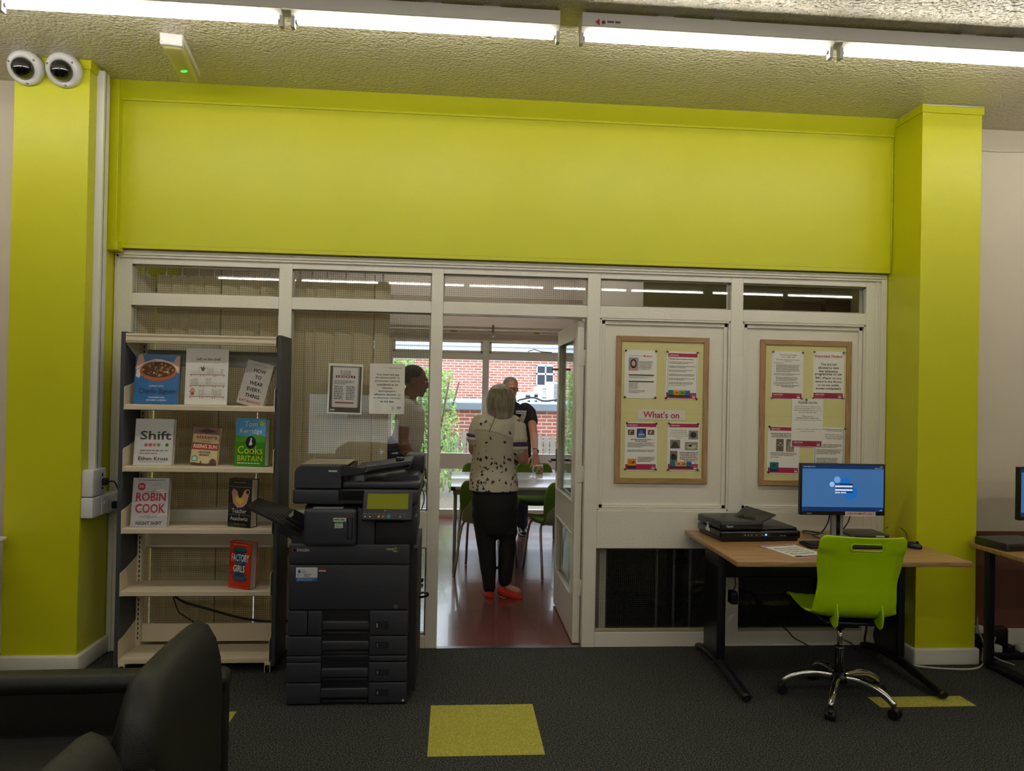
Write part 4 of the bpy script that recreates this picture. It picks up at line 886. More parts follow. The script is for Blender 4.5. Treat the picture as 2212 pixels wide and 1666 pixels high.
def art_legal(F, w, h):
    F.quad(w * .05, h * .03, w * .96, h * .95, flat('4d443a'), 1).quad(w * .12, h * .14, w * .9, h * .94, flat('8c867c'), 2).quad(w * .14, h * .13, w * .86, h * .92, flat('c9c7c4'), 3)
    k = flat('3a3a40'); F.ctext('IS YOUR', w * .5, h * .82, h * .04, k, 4, True, maxw=w * .34).ctext('COPYING', w * .5, h * .775, h * .035, k, 4, True, maxw=w * .4)
    F.quad(w * .22, h * .715, w * .78, h * .765, flat('6e2f2c'), 4).text('LEGAL?', w * .26, h * .723, w * .74, h * .757, flat('e4dcd0'), 5, True)
    F.para(w * .18, h * .66, w * .78, 3, h * .028, k, 4).para(w * .18, h * .55, w * .46, 8, h * .035, k, 4, seed=2).para(w * .53, h * .55, w * .8, 8, h * .035, k, 4, seed=3).quad(w * .22, h * .21, w * .76, h * .235, flat('7a3a3a'), 4).quad(w * .08, h * .06, w * .22, h * .09, flat('c8c8c8'), 3)
paperthing('copying_poster', 'brown-bordered laminated poster asking about legal copying, stuck to the wired glass', 706, 786, 783, 893, .034, art_legal, rot=.02, base=LAM, th=.001, cat='poster')
def art_must(F, w, h):
    k = flat('4a4843'); L = ['You must not use', 'this photocopier to', 'photocopy material', 'considered to be', 'obscene,', 'pornographic,', 'offensive, abusive, or', 'is otherwise contrary', 'to the law.']
    W_ = [.64, .70, .71, .61, .31, .5, .77, .77, .4]
    for i, s in enumerate(L): F.text(s, w * (.51 - W_[i] / 2), h * (.765 - .067 * i), w * (.51 + W_[i] / 2), h * (.765 - .067 * i) + h * .044, k, 2, True)
    F.quad(w * .4, h * .925, w * .92, h * .93, flat('6f7f7a'), 2).para(w * .55, h * .915, w * .92, 1, h * .02, flat('8a8a84')).poly([(w * .78, h * .15), (w * .92, h * .15), (w * .88, h * .1), (w * .8, h * .1)], flat('8a9aa8'), 2).disc(w * .68, h * .125, w * .03, flat('5a5a56'), 2).disc(w * .68, h * .125, w * .022, LAM, 3)
paperthing('photocopying_notice', 'white laminated notice forbidding photocopying of offensive material, on the wired glass', 797, 787, 875, 894, .034, art_must, rot=.0, base=LAM, th=.001)

# ================================================================ NOTICE BOARDS
YB = .03
def board(label, px0, py0, px1, py1):
    y = YB - .016; a = AY(px0, py1, y); b = AY(px1, py0, y); w = b.x - a.x; h = b.z - a.z
    t = thing('notice_board', label, 'notice board', (a.x, YB, a.z)); f = .0335
    MB().box((f - .005, -.008, f - .005), (w - f + .005, -.001, h - f + .005), PINB).box((f, -.0086, h * .475), (w - f, -.0082, h * .4758), mat('board_joint', '#a39c62', .8)).build('pinboard', t)
    MB().prism([(0, 0), (f, f), (f, h - f), (0, h)], -.016, 0, 'y', OAKF).build('frame_side', t, bevel=.002)
    MB().prism([(w, 0), (w - f, f), (w - f, h - f), (w, h)], -.016, 0, 'y', OAKF).build('frame_side', t, bevel=.002)
    MB().prism([(0, 0), (w, 0), (w - f, f), (f, f)], -.016, 0, 'y', OAKH).build('frame_rail', t, bevel=.002)
    MB().prism([(0, h), (w, h), (w - f, h - f), (f, h - f)], -.016, 0, 'y', OAKH).build('frame_rail', t, bevel=.002)
board('oak-framed cream notice board headed What\'s on, left of the other board', 1327, 730, 1533, 1044)
board('oak-framed cream notice board partly hidden by the monitor', 1639, 738, 1841, 1049)
MAG = flat('a01f4a'); MAGD = flat('941c46'); BK = flat('33312f'); GY = flat('55534f')
C4 = ((.03, .985), (.97, .985), (.02, .02), (.97, .02))
yp = YB - .0092
def photo(F, x0, y0, x1, y1, bgc, fg, kind=0, l=3):
    F.quad(x0, y0, x1, y1, flat(bgc), l); cx, cy = (x0 + x1) / 2, (y0 + y1) / 2; rx, ry = (x1 - x0) * .34, (y1 - y0) * .34
    if kind == 0: F.disc(cx, cy, rx, flat(fg), l + 1, 18, ry)
    elif kind == 1:
        F.poly([(x0 + .002, y0 + .002), (x0 + rx, cy + ry), (cx + rx * .4, cy + ry * .7), (x1 - .002, y0 + .004)], flat(fg), l + 1)
    elif kind == 2:
        F.disc(cx, cy - ry * .3, rx * 1.2, flat(fg), l + 1, 14, ry * .8).disc(cx - rx * .3, cy + ry * .4, rx * .4, flat(fg), l + 1, 10)
    else:
        q = random.Random(int(x0 * 9999)); 
        for i in range(14): F.disc(q.uniform(x0 + rx * .3, x1 - rx * .3), q.uniform(y0 + ry * .3, y1 - ry * .3), rx * q.uniform(.15, .35), flat(('c23a30', '4f7a3a', 'e0c8b0', fg)[i % 4]), l + 1 + i % 3, 7)
def council(F, x, y, s): F.text('Sheffield', x, y + s * .62, x + s * 1., y + s * .85, flat('d9b8c4'), 4).poly([(x + s * .1, y + s * .1), (x + s * .9, y + s * .1), (x + s * .8, y + s * .5), (x + s * .6, y + s * .35), (x + s * .4, y + s * .5), (x + s * .2, y + s * .4)], flat('e6d6dc'), 4)
def foot4(F, w, h, cols, z0=.02):
    F.quad(w * .03, h * z0, w * .97, h * (z0 + .12), MAG, 2)
    for i, c in enumerate(cols):
        x0 = .09 + i * .172; F.quad(w * x0, h * (z0 + .07), w * (x0 + .165), h * (z0 + .17), flat(c), 3).quad(w * x0, h * (z0 + .03), w * (x0 + .165), h * (z0 + .07), flat('2b2430'), 3)
        if i: F.disc(w * (x0 + .06), h * (z0 + .115), w * .03, flat('4a2f18'), 4, 8).disc(w * (x0 + .06), h * (z0 + .115), w * .02, flat(c), 5, 8).poly([(w * (x0 + .1), h * (z0 + .09)), (w * (x0 + .14), h * (z0 + .12)), (w * (x0 + .12), h * (z0 + .14)), (w * (x0 + .09), h * (z0 + .12))], flat('4a2f18'), 4)
    council(F, w * .82, h * (z0 + .01), w * .13)
def hdr(F, w, h, z=.905): F.quad(w * .06, h * z, w * .97, h * (z + .075), MAG, 2).text('LIBRARIES', w * .1, h * (z + .02), w * .38, h * (z + .048), flat('ead2da'), 3, True)
def a_council(F, w, h):
    F.text('Councillor Mary Lea', w * .13, h * .872, w * .54, h * .895, BK, 2).text('Labour', w * .66, h * .862, w * .86, h * .9, flat('c0342a'), 2, True).quad(w * .58, h * .865, w * .64, h * .895, flat('c0342a'), 2)
    x0, y0, x1, y1 = w * .13, h * .58, w * .42, h * .84
    F.quad(x0 - .001, y0 - .001, x1 + .001, y1 + .001, BK, 2).quad(x0, y0, x1, y1, flat('8f8d98'), 3).disc(w * .275, h * .72, w * .1, flat('241a18'), 4, 18, h * .095).disc(w * .275, h * .72, w * .058, flat('c99a84'), 5, 16, h * .06).poly([(x0, y0), (x1, y0), (w * .36, h * .65), (w * .19, h * .65)], flat('b08a78'), 4)
    F.para(w * .45, h * .77, w * .88, 8, h * .023, GY).quad(w * .13, h * .47, w * .92, h * .495, flat('2e332c'), 2).quad(w * .13, h * .335, w * .92, h * .36, flat('2e332c'), 2).para(w * .14, h * .455, w * .9, 2, h * .025, flat('8a8a88')).para(w * .14, h * .32, w * .45, 6, h * .023, GY, seed=4).para(w * .14, h * .165, w * .7, 3, h * .023, GY, seed=5)
paperthing('councillor_notice', 'white notice with a small portrait photo at the top left of the left board', 1348, 757.5, 1419, 860, yp, a_council, C4)
def a_events(F, w, h):
    F.quad(w * .06, h * .15, w * .07, h * .88, flat('8a9ab0'), 2).quad(w * .96, h * .15, w * .97, h * .88, flat('8a9ab0'), 2); hdr(F, w, h, .885); F.para(w * .1, h * .845, w * .93, 1, h * .03, BK)
    for i in range(6): F.para(w * .1, h * (.78 - i * .085), w * .93, 2, h * .026, GY if i % 2 else flat('7a4a44'), seed=i)
    F.para(w * .1, h * .29, w * .8, 1, h * .02, GY, seed=9); foot4(F, w, h, ('1f6f73', 'e09a20', '6fa028', '2a6fb0'))
paperthing('events_notice', 'magenta-headed schedule notice at the top right of the left board', 1436.5, 760, 1507.6, 862, yp, a_events, C4, rot=.012)
def a_whats(F, w, h): F.text("What's on", w * .11, h * .16, w * .87, h * .82, flat('b01c4c'), 2, True)
paperthing('heading_strip', 'glossy white strip reading What\'s on in magenta letters', 1377.7, 885.5, 1480.5, 905.7, yp, a_whats, cat='sign', base=LAM, rot=.01)
def a_fri(F, w, h):
    hdr(F, w, h); photo(F, w * .09, h * .735, w * .29, h * .845, '3a4a30', 'b8b4b0', 3); photo(F, w * .37, h * .685, w * .65, h * .87, '232a5c', '4a6fb0', 1); F.para(w * .42, h * .757, w * .61, 1, h * .04, flat('e0e0ea'), 6); photo(F, w * .71, h * .745, w * .91, h * .845, '5a3a28', 'c06a3a', 3)
    F.para(w * .18, h * .65, w * .84, 2, h * .033, BK, center=True).para(w * .09, h * .575, w * .94, 4, h * .026, GY).para(w * .09, h * .43, w * .94, 2, h * .026, GY, seed=3).para(w * .4, h * .28, w * .95, 4, h * .026, BK, seed=4)
    F.quad(w * .03, h * .02, w * .97, h * .135, MAG, 2).quad(w * .09, h * .105, w * .36, h * .245, flat('d98a1a'), 3).quad(w * .09, h * .04, w * .36, h * .105, flat('2b2430'), 3).disc(w * .19, h * .17, w * .05, flat('4a2f18'), 4, 10).disc(w * .19, h * .17, w * .035, flat('d98a1a'), 5, 10).poly([(w * .25, h * .13), (w * .32, h * .17), (w * .29, h * .21), (w * .24, h * .18)], flat('4a2f18'), 4); council(F, w * .82, h * .03, w * .13)
paperthing('family_notice', 'notice with three small pictures at the bottom left of the left board', 1348.4, 913, 1420, 1016.6, yp, a_fri, ((.05, .98), (.96, .98), (.02, .03), (.97, .03)))
def a_mus(F, w, h):
    hdr(F, w, h); B = flat('4a4742')
    for i, (s, q) in enumerate((('The Sheffield Museums', .5), ('Green Connections team', .52), ('will be here at Darnall Library', .62), ('on Tuesday 29th July 12.00-', .6), ('1.00pm.', .16))): F.text(s, w * (.36 - q / 2), h * (.825 - i * .04), w * (.36 + q / 2), h * (.825 - i * .04) + h * .024, B, 2)
    photo(F, w * .66, h * .655, w * .96, h * .84, '8a8683', '2f2a2a', 0); photo(F, w * .09, h * .46, w * .4, h * .64, '77726c', '3a3634', 1); photo(F, w * .55, h * .43, w * .96, h * .6, '8f8b84', 'bdb4a4', 2); photo(F, w * .09, h * .19, w * .32, h * .41, '6a665e', '2a2622', 2)
    F.para(w * .38, h * .385, w * .98, 6, h * .034, B, center=True).disc(w * .9, h * .185, w * .045, flat('3f5a58'), 4).disc(w * .9, h * .185, w * .035, PAPER, 5); foot4(F, w, h, ('1f6f73', 'd99a7a', 'd09a20', '2a6fb0'), .02)
paperthing('museum_notice', 'notice with four brown object photos at the bottom right of the left board', 1440.4, 914, 1511, 1016.6, yp, a_mus, ((.04, .98), (.95, .98), (.03, .02), (.96, .02)))
def ftr(F, w, h): F.quad(w * .03, h * .01, w * .97, h * .125, MAGD, 2).text('LIBRARIES', w * .07, h * .075, w * .37, h * .105, flat('ead2da'), 3, True).text('DISCOVER MORE', w * .07, h * .035, w * .32, h * .05, flat('d0a0b4'), 3); council(F, w * .8, h * .02, w * .13)
def a_fees(F, w, h):
    F.text('New Fees and Charges', w * .24, h * .91, w * .8, h * .935, BK, 2, True).text('from 1st May 2025', w * .31, h * .865, w * .73, h * .89, BK, 2, True).text("Borrowing & People's Network Computer", w * .14, h * .815, w * .88, h * .84, BK, 2).text('Restrictions', w * .41, h * .785, w * .63, h * .803, BK, 2).quad(w * .14, h * .81, w * .88, h * .812, BK, 2)
    for a_, b_, c_, d_ in ((.06, .3, .96, .302), (.06, .768, .96, .77), (.06, .3, .063, .77), (.957, .3, .96, .77), (.06, .36, .96, .362), (.06, .54, .96, .542)): F.quad(w * a_, h * b_, w * c_, h * d_, flat('9a9893'), 2)
    F.para(w * .08, h * .755, w * .4, 1, h * .02, GY).para(w * .14, h * .72, w * .92, 8, h * .021, GY).para(w * .08, h * .53, w * .92, 2, h * .022, GY, seed=3).para(w * .14, h * .46, w * .85, 4, h * .022, GY, seed=8).para(w * .08, h * .35, w * .93, 2, h * .021, GY, seed=6).para(w * .13, h * .29, w * .9, 2, h * .026, BK, center=True, seed=7); ftr(F, w, h)
paperthing('fees_notice', 'densely printed fees notice at the top left of the right board', 1665, 759.8, 1735, 861.4, yp, a_fees, C4, pin=STEEL, rot=.01)
def a_imp(F, w, h):
    F.text('Important Notice', w * .05, h * .855, w * .93, h * .93, flat('b02f2f'), 2, True)
    L = [('You are not', .5), ('allowed to view', .67), ('live television', .6), ('programmes or use', .86), ('BBC iPlayer on any', .83), ('device in the library', .86), ('or on our public', .69), ('access computers', .8)]
    for i, (s, q) in enumerate(L): F.text(s, w * (.5 - q / 2), h * (.705 - .0745 * i), w * (.5 + q / 2), h * (.705 - .0745 * i) + h * .054, BK, 2, True)
    ftr(F, w, h)
paperthing('important_notice', 'white Important Notice sheet at the top right of the right board', 1755, 760.5, 1824, 861.4, yp, a_imp, C4, pin=STEEL, rot=.0)
def a_anc(F, w, h):
    hdr(F, w, h); F.para(w * .08, h * .85, w * .95, 3, h * .034, BK, center=True); photo(F, w * .27, h * .47, w * .5, h * .73, '6a5f58', '2f2826', 3); photo(F, w * .58, h * .47, w * .82, h * .73, '6a5f58', '9a8c82', 1)
    F.para(w * .1, h * .44, w * .93, 3, h * .024, GY).para(w * .1, h * .35, w * .6, 1, h * .024, BK, seed=2); F.quad(w * .03, h * .02, w * .97, h * .13, MAG, 2).quad(w * .09, h * .1, w * .36, h * .24, flat('17606e'), 3).quad(w * .09, h * .04, w * .36, h * .1, flat('22303a'), 3).quad(w * .16, h * .14, w * .26, h * .2, flat('0d3a44'), 4); council(F, w * .83, h * .03, w * .13)
paperthing('ancestry_notice', 'notice with two old sepia photos at the bottom left of the right board', 1656, 921, 1727, 1023, yp, a_anc, ((.04, .98), (.04, .03)), pin=flat('1f2a4a'), rot=.012)
def a_drv(F, w, h):
    for a_, b_, c_, d_ in ((.03, .02, .96, .03), (.03, .95, .96, .96), (.03, .02, .045, .96), (.945, .02, .96, .96)): F.quad(w * a_, h * b_, w * c_, h * d_, flat('3c4f70'), 2)
    F.para(w * .4, h * .93, w * .93, 1, h * .02, GY)
    for i, (s, q) in enumerate((('Did you know that you', .56), ('can access the Driving', .58), ('Theory Test online?', .5))): F.text(s, w * .34 + w * (.29 - q / 2), h * (.83 - i * .04), w * .34 + w * (.29 + q / 2), h * (.83 - i * .04) + h * .026, BK, 2, True)
    F.para(w * .08, h * .64, w * .92, 3, h * .028, GY).para(w * .08, h * .53, w * .92, 4, h * .028, GY, seed=4).para(w * .1, h * .35, w * .85, 6, h * .03, GY, seed=5)
paperthing('driving_notice', 'blue-bordered notice at the bottom right of the right board, half behind the monitor', 1756, 923, 1824, 1025, yp, a_drv, ((.98, .985),), pin=STEEL, rot=.02)
def a_note(F, w, h):
    F.text('PLEASE NOTE:', w * .2, h * .9, w * .81, h * .945, GY, 2, True); B = flat('5a5855')
    for i, (s, q) in enumerate((('Due to a planned I.T. upgrade there', .8), ('will be some disruption to our counter-', .86), ('based borrowing and return system on', .86), ('Saturday 19th July 2025.', .58), ('', 0), ('Please use the', .34), ('Sheffield Libraries Mobile App', .73), ('for the self-service borrowing function', .86))):
        if s: F.text(s, w * (.51 - q / 2), h * (.828 - i * .0405), w * (.51 + q / 2), h * (.828 - i * .0405) + h * .027, B, 2, i == 6)
    F.text('or speak to a member of staff who will', w * .09, h * .355, w * .95, h * .38, B, 2).text('be happy to help you.', w * .28, h * .31, w * .76, h * .335, B, 2); ftr(F, w, h)
paperthing('upgrade_notice', 'white Please Note sheet pinned over the middle of the right board', 1708.4, 862.6, 1777.8, 964.8, yp - .0022, a_note, ((.45, .985),), pin=STEEL, rot=.008)
# ================================================================ DESK AND WHAT STANDS ON IT
DZ = .722
DM = mat('dark_desk_metal', '#17171c', .4, .3, bump=(300, .1))
t = thing('computer_desk', 'oak-topped desk with dark cantilever legs under the right notice board', 'desk', (1.43, -.865, 0))
MB().rbox((0, 0, DZ - .026), (1.245, .845, DZ), .003, OAK, seg=2).build('desk_top', t)
for k, x in enumerate((.055, 1.10)):
    m = MB().rbox((x, .40, .05), (x + .045, .64, DZ - .03), .012, DM); m.box((x - .002, .415, .1), (x, .62, .6), BLACK)
    o = m.build('leg', t)
    fx = x + .022
    MB().tube(spline([(fx, .03, .028), (fx, .10, .034), (fx, .3, .06), (fx, .5, .075), (fx, .66, .06), (fx, .80, .028)], 5), [.02] + [.026] * 8 + [.03] * 10 + [.026] * 6 + [.018], DM, 12, flat=.8).build('foot_bar', o)
    MB().box((x + .0, .30, DZ - .05), (x + .045, .78, DZ - .026), DM).build('top_bracket', o)
MB().rbox((.1, .44, .53), (1.10, .62, DZ - .04), .01, DM).build('cable_tray', t)
# document scanner
p = AZ(1556, 1172, DZ); q = AZ(1728, 1169, DZ); yaw = math.atan2(q.y - p.y, q.x - p.x) - .02
t = thing('document_scanner', 'black flatbed document scanner with an open feeder flap on the desk', 'scanner', (p.x, p.y, DZ), yaw)
SW = (q - p).length; SD = .33
MB().rbox((.01, .012, .0), (SW - .01, SD - .01, .02), .006, BLACK).build('base', t)
MB().rbox((0, 0, .014), (SW, SD, .062), .012, BLACKG, seg=3).build('bed', t)
m = MB().rbox((0, 0, .066), (.262, SD, .112), .013, BLACK, seg=3).rbox((.22, .02, .06), (SW - .01, SD, .078), .01, BLACK)
o = m.build('lid', t)
A = Vector((.13, .12, .112)); B = Vector((.27, .02, .10))
m = MB(); a = Vector((.262, .04, .09)); b = Vector((.29, .29, .09)); c = Vector((.405, .26, .152)); d = Vector((.36, .03, .118)); a0 = Vector((.16, .20, .118))
a1, a2, a3, a4 = Vector((.17, .20, .112)), Vector((.26, .03, .106)), Vector((.39, .10, .138)), Vector((.30, .30, .160))
n_ = Vector((0, 0, .006)); m.add([a1, a2, a3, a4, a1 - n_, a2 - n_, a3 - n_, a4 - n_], [(0, 1, 2, 3), (7, 6, 5, 4), (0, 4, 5, 1), (1, 5, 6, 2), (2, 6, 7, 3), (3, 7, 4, 0)], mat('flap_grey_plastic', '#2c2c2c', .45))
for i in range(8): s = .08 + i * .07; m.tube([a1.lerp(a4, 0) .lerp(a2, s + .1) + Vector((.0, 0, .003)), a1.lerp(a2, s + .1).lerp(a4.lerp(a3, s + .1), .22) + Vector((0, 0, .004))], .003, BLACKG, 6)
m.build('feeder_flap', t)
m = MB(); F = Face(m, (0, -.0006, 0)); F.text('Canon', .035, .083, .075, .097, flat('c8c8c8'), 1, True); F.quad(.13, .028, .3, .05, mat('scanner_key_strip', '#101013', .15), 1)
for x in (.145, .165, .185, .215, .25): F.quad(x, .037, x + .006, .042, flat('b8b8b8'), 2)
F.disc(.275, .04, .006, mat('blue_led', '#3b62ff', .4, emit=('#3b62ff', 3)), 2); F.para(.36, .036, .40, 1, .01, flat('77777a'), 1)
m.build('front_markings', t)
m = MB(); F = Face(m, (-.0008, .2, .0), (0, -1, 0), (0, 0, 1)); F.quad(.0, .035, .06, .053, flat('cfd3cc'), 1).quad(.015, .053, .045, .085, flat('cfd3cc'), 1).quad(.018, .07, .042, .083, flat('5f9a70'), 2); m.build('asset_label', t)
# monitor
my = -.33; a = AY(1728, 1113, my); b = AY(1911, 1113, my); c = AY(1725, 1001, my)
MW = (b.x - a.x) * .985; MH = c.z - a.z
t = thing('computer_monitor', 'black-framed monitor showing a blue login screen on the oak desk', 'monitor', ((a.x + b.x) / 2, my, DZ), -.03)
z0 = a.z - DZ
o = MB().rbox((-MW / 2, 0, z0), (MW / 2, .03, z0 + MH), .003, BLACK).rbox((-MW / 2 + .06, .03, z0 + .05), (MW / 2 - .06, .055, z0 + MH - .04), .015, BLACK).build('casing', t)
def scr(c, e=.3): return mat('screen_' + c, '#' + c, .3, emit=('#' + c, e), spec=.3)
m = MB(); F = Face(m, (-MW / 2, -.0004, z0)); w, h = MW, MH; x0, x1, y0, y1 = w * .02, w * .98, h * .075, h * .975
F.quad(x0, y0, x1, y1, scr('3f6ba3'), 1).quad(x0, y0, x1, y0 + h * .085, scr('14305c'), 2).quad(x0, y1 - h * .075, x1, y1, scr('14305c'), 2)
F.para(x0 + .005, y1 - .009, x0 + .08, 1, .011, flat('c8d4e4'), 3).para(x1 - .022, y1 - .006, x1 - .006, 1, .01, flat('c8d4e4'), 3).para(x1 - .055, y1 - .015, x1 - .006, 1, .01, flat('c8d4e4'), 3)
F.disc(w * .43, h * .69, w * .038, scr('5f9ade', .4), 3, 28).disc(w * .53, h * .67, w * .048, scr('1763b5', .4), 3, 28).disc(w * .37, h * .6, w * .03, scr('8fb4e6', .4), 3, 28).disc(w * .59, h * .44, w * .08, scr('1763b5', .4), 3, 32)
F.quad(w * .405, h * .44, w * .615, h * .62, scr('1a3763'), 4).quad(w * .405, h * .545, w * .61, h * .58, scr('b8cff0', .45), 5).quad(w * .405, h * .475, w * .61, h * .51, scr('b8cff0', .45), 5).quad(w * .405, h * .43, w * .465, h * .455, scr('b8cff0', .45), 5).quad(w * .475, h * .43, w * .535, h * .455, scr('b8cff0', .45), 5)
F.text('Card Number', w * .408, h * .595, w * .46, h * .61, flat('c8d4e4'), 5).text('PIN', w * .408, h * .52, w * .425, h * .535, flat('c8d4e4'), 5).text('Login', w * .425, h * .436, w * .45, h * .45, flat('1a3763'), 6).text('Cancel', w * .49, h * .436, w * .52, h * .45, flat('1a3763'), 6)
F.disc(w * .955, h * .11, w * .006, scr('7fa6dc'), 4).quad(w * .93, h * .095, w * .965, h * .105, scr('7fa6dc'), 4)
m.build('screen', o)
m = MB(); F = Face(m, (-MW / 2, -.0006, z0)); F.quad(w * .53, -.004, w * .89, h * .075, mat('sticker_card', '#d9cdc8', .5), 1).text('CASH PAYMENTS ONLY', w * .545, h * .012, w * .875, h * .06, flat('9c3a34'), 2, True); m.build('cash_sticker', o)
m = MB(); F = Face(m, (-MW / 2, -.0006, z0)); F.disc(w * .055, h * .035, .006, flat('77777c'), 1).disc(w * .055, h * .035, .005, BLACK, 2).para(w * .08, h * .045, w * .15, 1, h * .05, flat('8a8a90'), 1).disc(w * .955, h * .02, .0012, flat('d8d8dc'), 1); m.build('maker_mark', o)
MB().rbox((-.035, .055, .0), (.035, .085, z0 + .17), .006, SILVER).box((-.008, .05, .02), (.012, .0552, z0), BLACKG).build('stand_column', t)
MB().rbox((-.11, -.06, .0), (.11, .15, .012), .005, SILVER).build('stand_foot', t)
# laptop-like dock, keyboard, mouse
p = AZ(1835, 1150, DZ); t = thing('docking_unit', 'flat dark grey computer unit lying behind the monitor on the desk', 'computer unit', (2.35, -.26, DZ), -.05)
MB().rbox((0, 0, 0), (.24, .2, .022), .006, mat('grey_unit', '#2a2c2e', .35)).build('case', t); MB().box((.16, -.0006, .008), (.21, 0, .018), flat('c8ccd0')).build('label', t)
t = thing('keyboard', 'black keyboard glimpsed through the chair handle hole', 'keyboard', (1.96, -.56, DZ), -.02)
MB().rbox((0, 0, 0), (.43, .14, .016), .004, BLACK).build('case', t)
m = MB()
for r_ in range(5):
    for c_ in range(22): m.box((.012 + c_ * .0186, .012 + r_ * .024, .016), (.028 + c_ * .0186, .032 + r_ * .024, .021), mat('key_black', '#1c1c20', .4))
m.build('keys', t)
p = AZ(1972, 1184, DZ); t = thing('computer_mouse', 'black computer mouse at the right of the oak desk', 'mouse', (p.x, p.y, DZ), .5)
m = MB().ball((0, 0, .010), (.031, .052, .026), BLACKG, 20); o = m.build('body', t, subsurf=1); MB().tube([(-.004, -.024, .034), (.004, -.024, .034)], .008, BLACK, 12).build('wheel', t)
tag(MB().tube(spline([p + Vector((-.02, .05, .015)), AZ(1958, 1168, DZ + .01), AZ(1957, 1152, DZ + .03), AZ(1945, 1140, DZ + .05), AZ(1928, 1133, DZ + .05), AZ(1912, 1142, DZ + .02)]), .0024, BLACK, 6).build('mouse_cable'), 'thin black lead arching from the mouse to behind the monitor', 'cable')
tag(MB().tube(spline([AY(1792, 1112, -.26), AY(1788, 1130, -.24), AY(1775, 1150, -.25), AY(1760, 1155, -.3), AZ(1735, 1150, DZ + .004), AZ(1742, 1147, DZ + .004), AZ(1800, 1157, DZ + .006)]), .004, BLACK, 6).build('monitor_cable'), 'black lead looping down beside the monitor stand', 'cable')
tag(MB().tube(spline([AY(1837, 1113, -.25), AY(1832, 1128, -.22), AY(1822, 1142, -.2), AZ(1812, 1150, DZ + .006), AZ(1850, 1149, DZ + .006)]), .0035, BLACK, 6).build('monitor_cable'), 'black lead hanging under the cash payments sticker', 'cable')
cs = [AZ(1667, 1179, DZ), AZ(1752, 1177, DZ), AZ(1790, 1205, DZ), AZ(1720, 1206, DZ)]
p = cs[3]; yaw = math.atan2(cs[2].y - cs[3].y, cs[2].x - cs[3].x) + .03
t = thing('desk_notice', 'laminated white notice lying on the oak desk beside the scanner', 'notice', (p.x, p.y, DZ + .0008), yaw + .12)
m = MB().box((0, 0, 0), (.21, .3, .0008), PAPER); F = Face(m, (0, 0, .0008), (1, 0, 0), (0, 1, 0)); F.quad(.008, .275, .2, .292, MAGD, 1)
for i, s in enumerate(('Please only use', 'this computer if', 'you need to use', 'the scanner')): F.text(s, .03, .2 - i * .042, .18, .222 - i * .042, BK, 2, True)
F.quad(.008, .008, .2, .03, MAGD, 1).quad(.02, .01, .06, .04, BK, 2); m.build('sheet', t)
# leads under the desk
def cable(pts, r_, label, m_=BLACK, name='cable'): return tag(MB().tube(spline(pts), r_, m_, 6).build(name), label, 'cable')
cable([AY(1582, 1225, -.3), AY(1610, 1270, -.25), AY(1650, 1320, -.2), AY(1698, 1360, -.15), AY(1715, 1378, -.15), (AZ(1745, 1394, .006))], .004, 'black lead slanting down to the floor behind the desk')
cable([AY(1862, 1322, -.2), AY(1872, 1350, -.2), AY(1868, 1385, -.2), AZ(1880, 1402, .006), AZ(1895, 1412, .006)], .006, 'thick black lead hanging behind the right desk leg')
cable([AY(1888, 1318, -.15), AY(1893, 1345, -.15), AY(1888, 1375, -.15), AZ(1900, 1410, .006)], .005, 'black lead hanging nearest the right desk leg')
cable([AZ(1784, 1392, .006), AZ(1788, 1381, .03), AZ(1810, 1380, .04), AZ(1835, 1388, .02), AZ(1850, 1400, .006)], .004, 'black lead looped on the carpet behind the chair column')
cable([AZ(1955, 1432, .006), AZ(1985, 1440, .006), AZ(2060, 1446, .007), AZ(2110, 1444, .007), AZ(2126, 1430, .007), AZ(2122, 1418, .012), AY(2124, 1400, -.25)], .006, 'white lead lying round the foot of the right pillar', flat('bdb6a6'))
t = thing('power_brick', 'black power adapter hanging by its lead at the left desk leg', 'power adapter', AY(1583, 1290, -.42)); MB().rbox((-.02, -.03, -.035), (.02, .03, .035), .006, BLACK).tube(spline([(0, 0, .035), (.015, 0, .07), (.01, .02, .12), (-.02, .03, .16)]), .003, BLACK, 6).build('adapter', t)
t = thing('wall_socket', 'white socket box low on the side of the right pillar', 'socket', (2.70, -.24, .30)); MB().rbox((-.038, -.01, -.04), (.013, .13, .045), .005, WHITEPL).build('box', t)
t = thing('paper_scrap', 'folded corner of white card sticking out behind the left desk leg', 'paper sheet', AY(1576, 1338, -.30)); m = MB(); m.add([(-.01, 0, -.03), (.038, 0, .04), (.0, .004, .02)], [(0, 1, 2)], PAPER); m.build('card', t, solid=.0008)
# ================================================================ LIME SWIVEL CHAIR
t = thing('swivel_chair', 'lime green plastic swivel chair with a handle slot, pushed up to the oak desk', 'chair', (2.0, -.81, 0), -.15)
prof = [(.245, .462, .195), (.235, .478, .205), (.18, .482, .212), (.08, .470, .213), (-.03, .462, .212), (-.12, .466, .208), (-.18, .480, .203), (-.215, .510, .198), (-.232, .550, .196), (-.242, .60, .190), (-.250, .65, .186), (-.258, .69, .190), (-.268, .735, .199), (-.280, .78, .202), (-.290, .812, .204), (-.296, .830, .204), (-.306, .867, .203), (-.309, .877, .200), (-.315, .892, .190), (-.318, .899, .178)]
NV = 28; m = MB(); vs = []; fs = []
for i, (y, z, hw) in enumerate(prof):
    for j in range(NV + 1):
        s = -1 + 2 * j / NV; x = s * hw
        k = abs(s) ** 3
        if i < 7: dz = .022 * k * (1 if i > 1 else .3); dy = 0
        else: dz = 0; dy = .045 * k * (1 if i < 15 else .7) - .02 * (1 - s * s)
        if i < 1: dz -= 0
        if 6 < i < 9: dz = .012 * k
        vs.append((x, y + dy, z + dz))
hole_rows = (15,); 
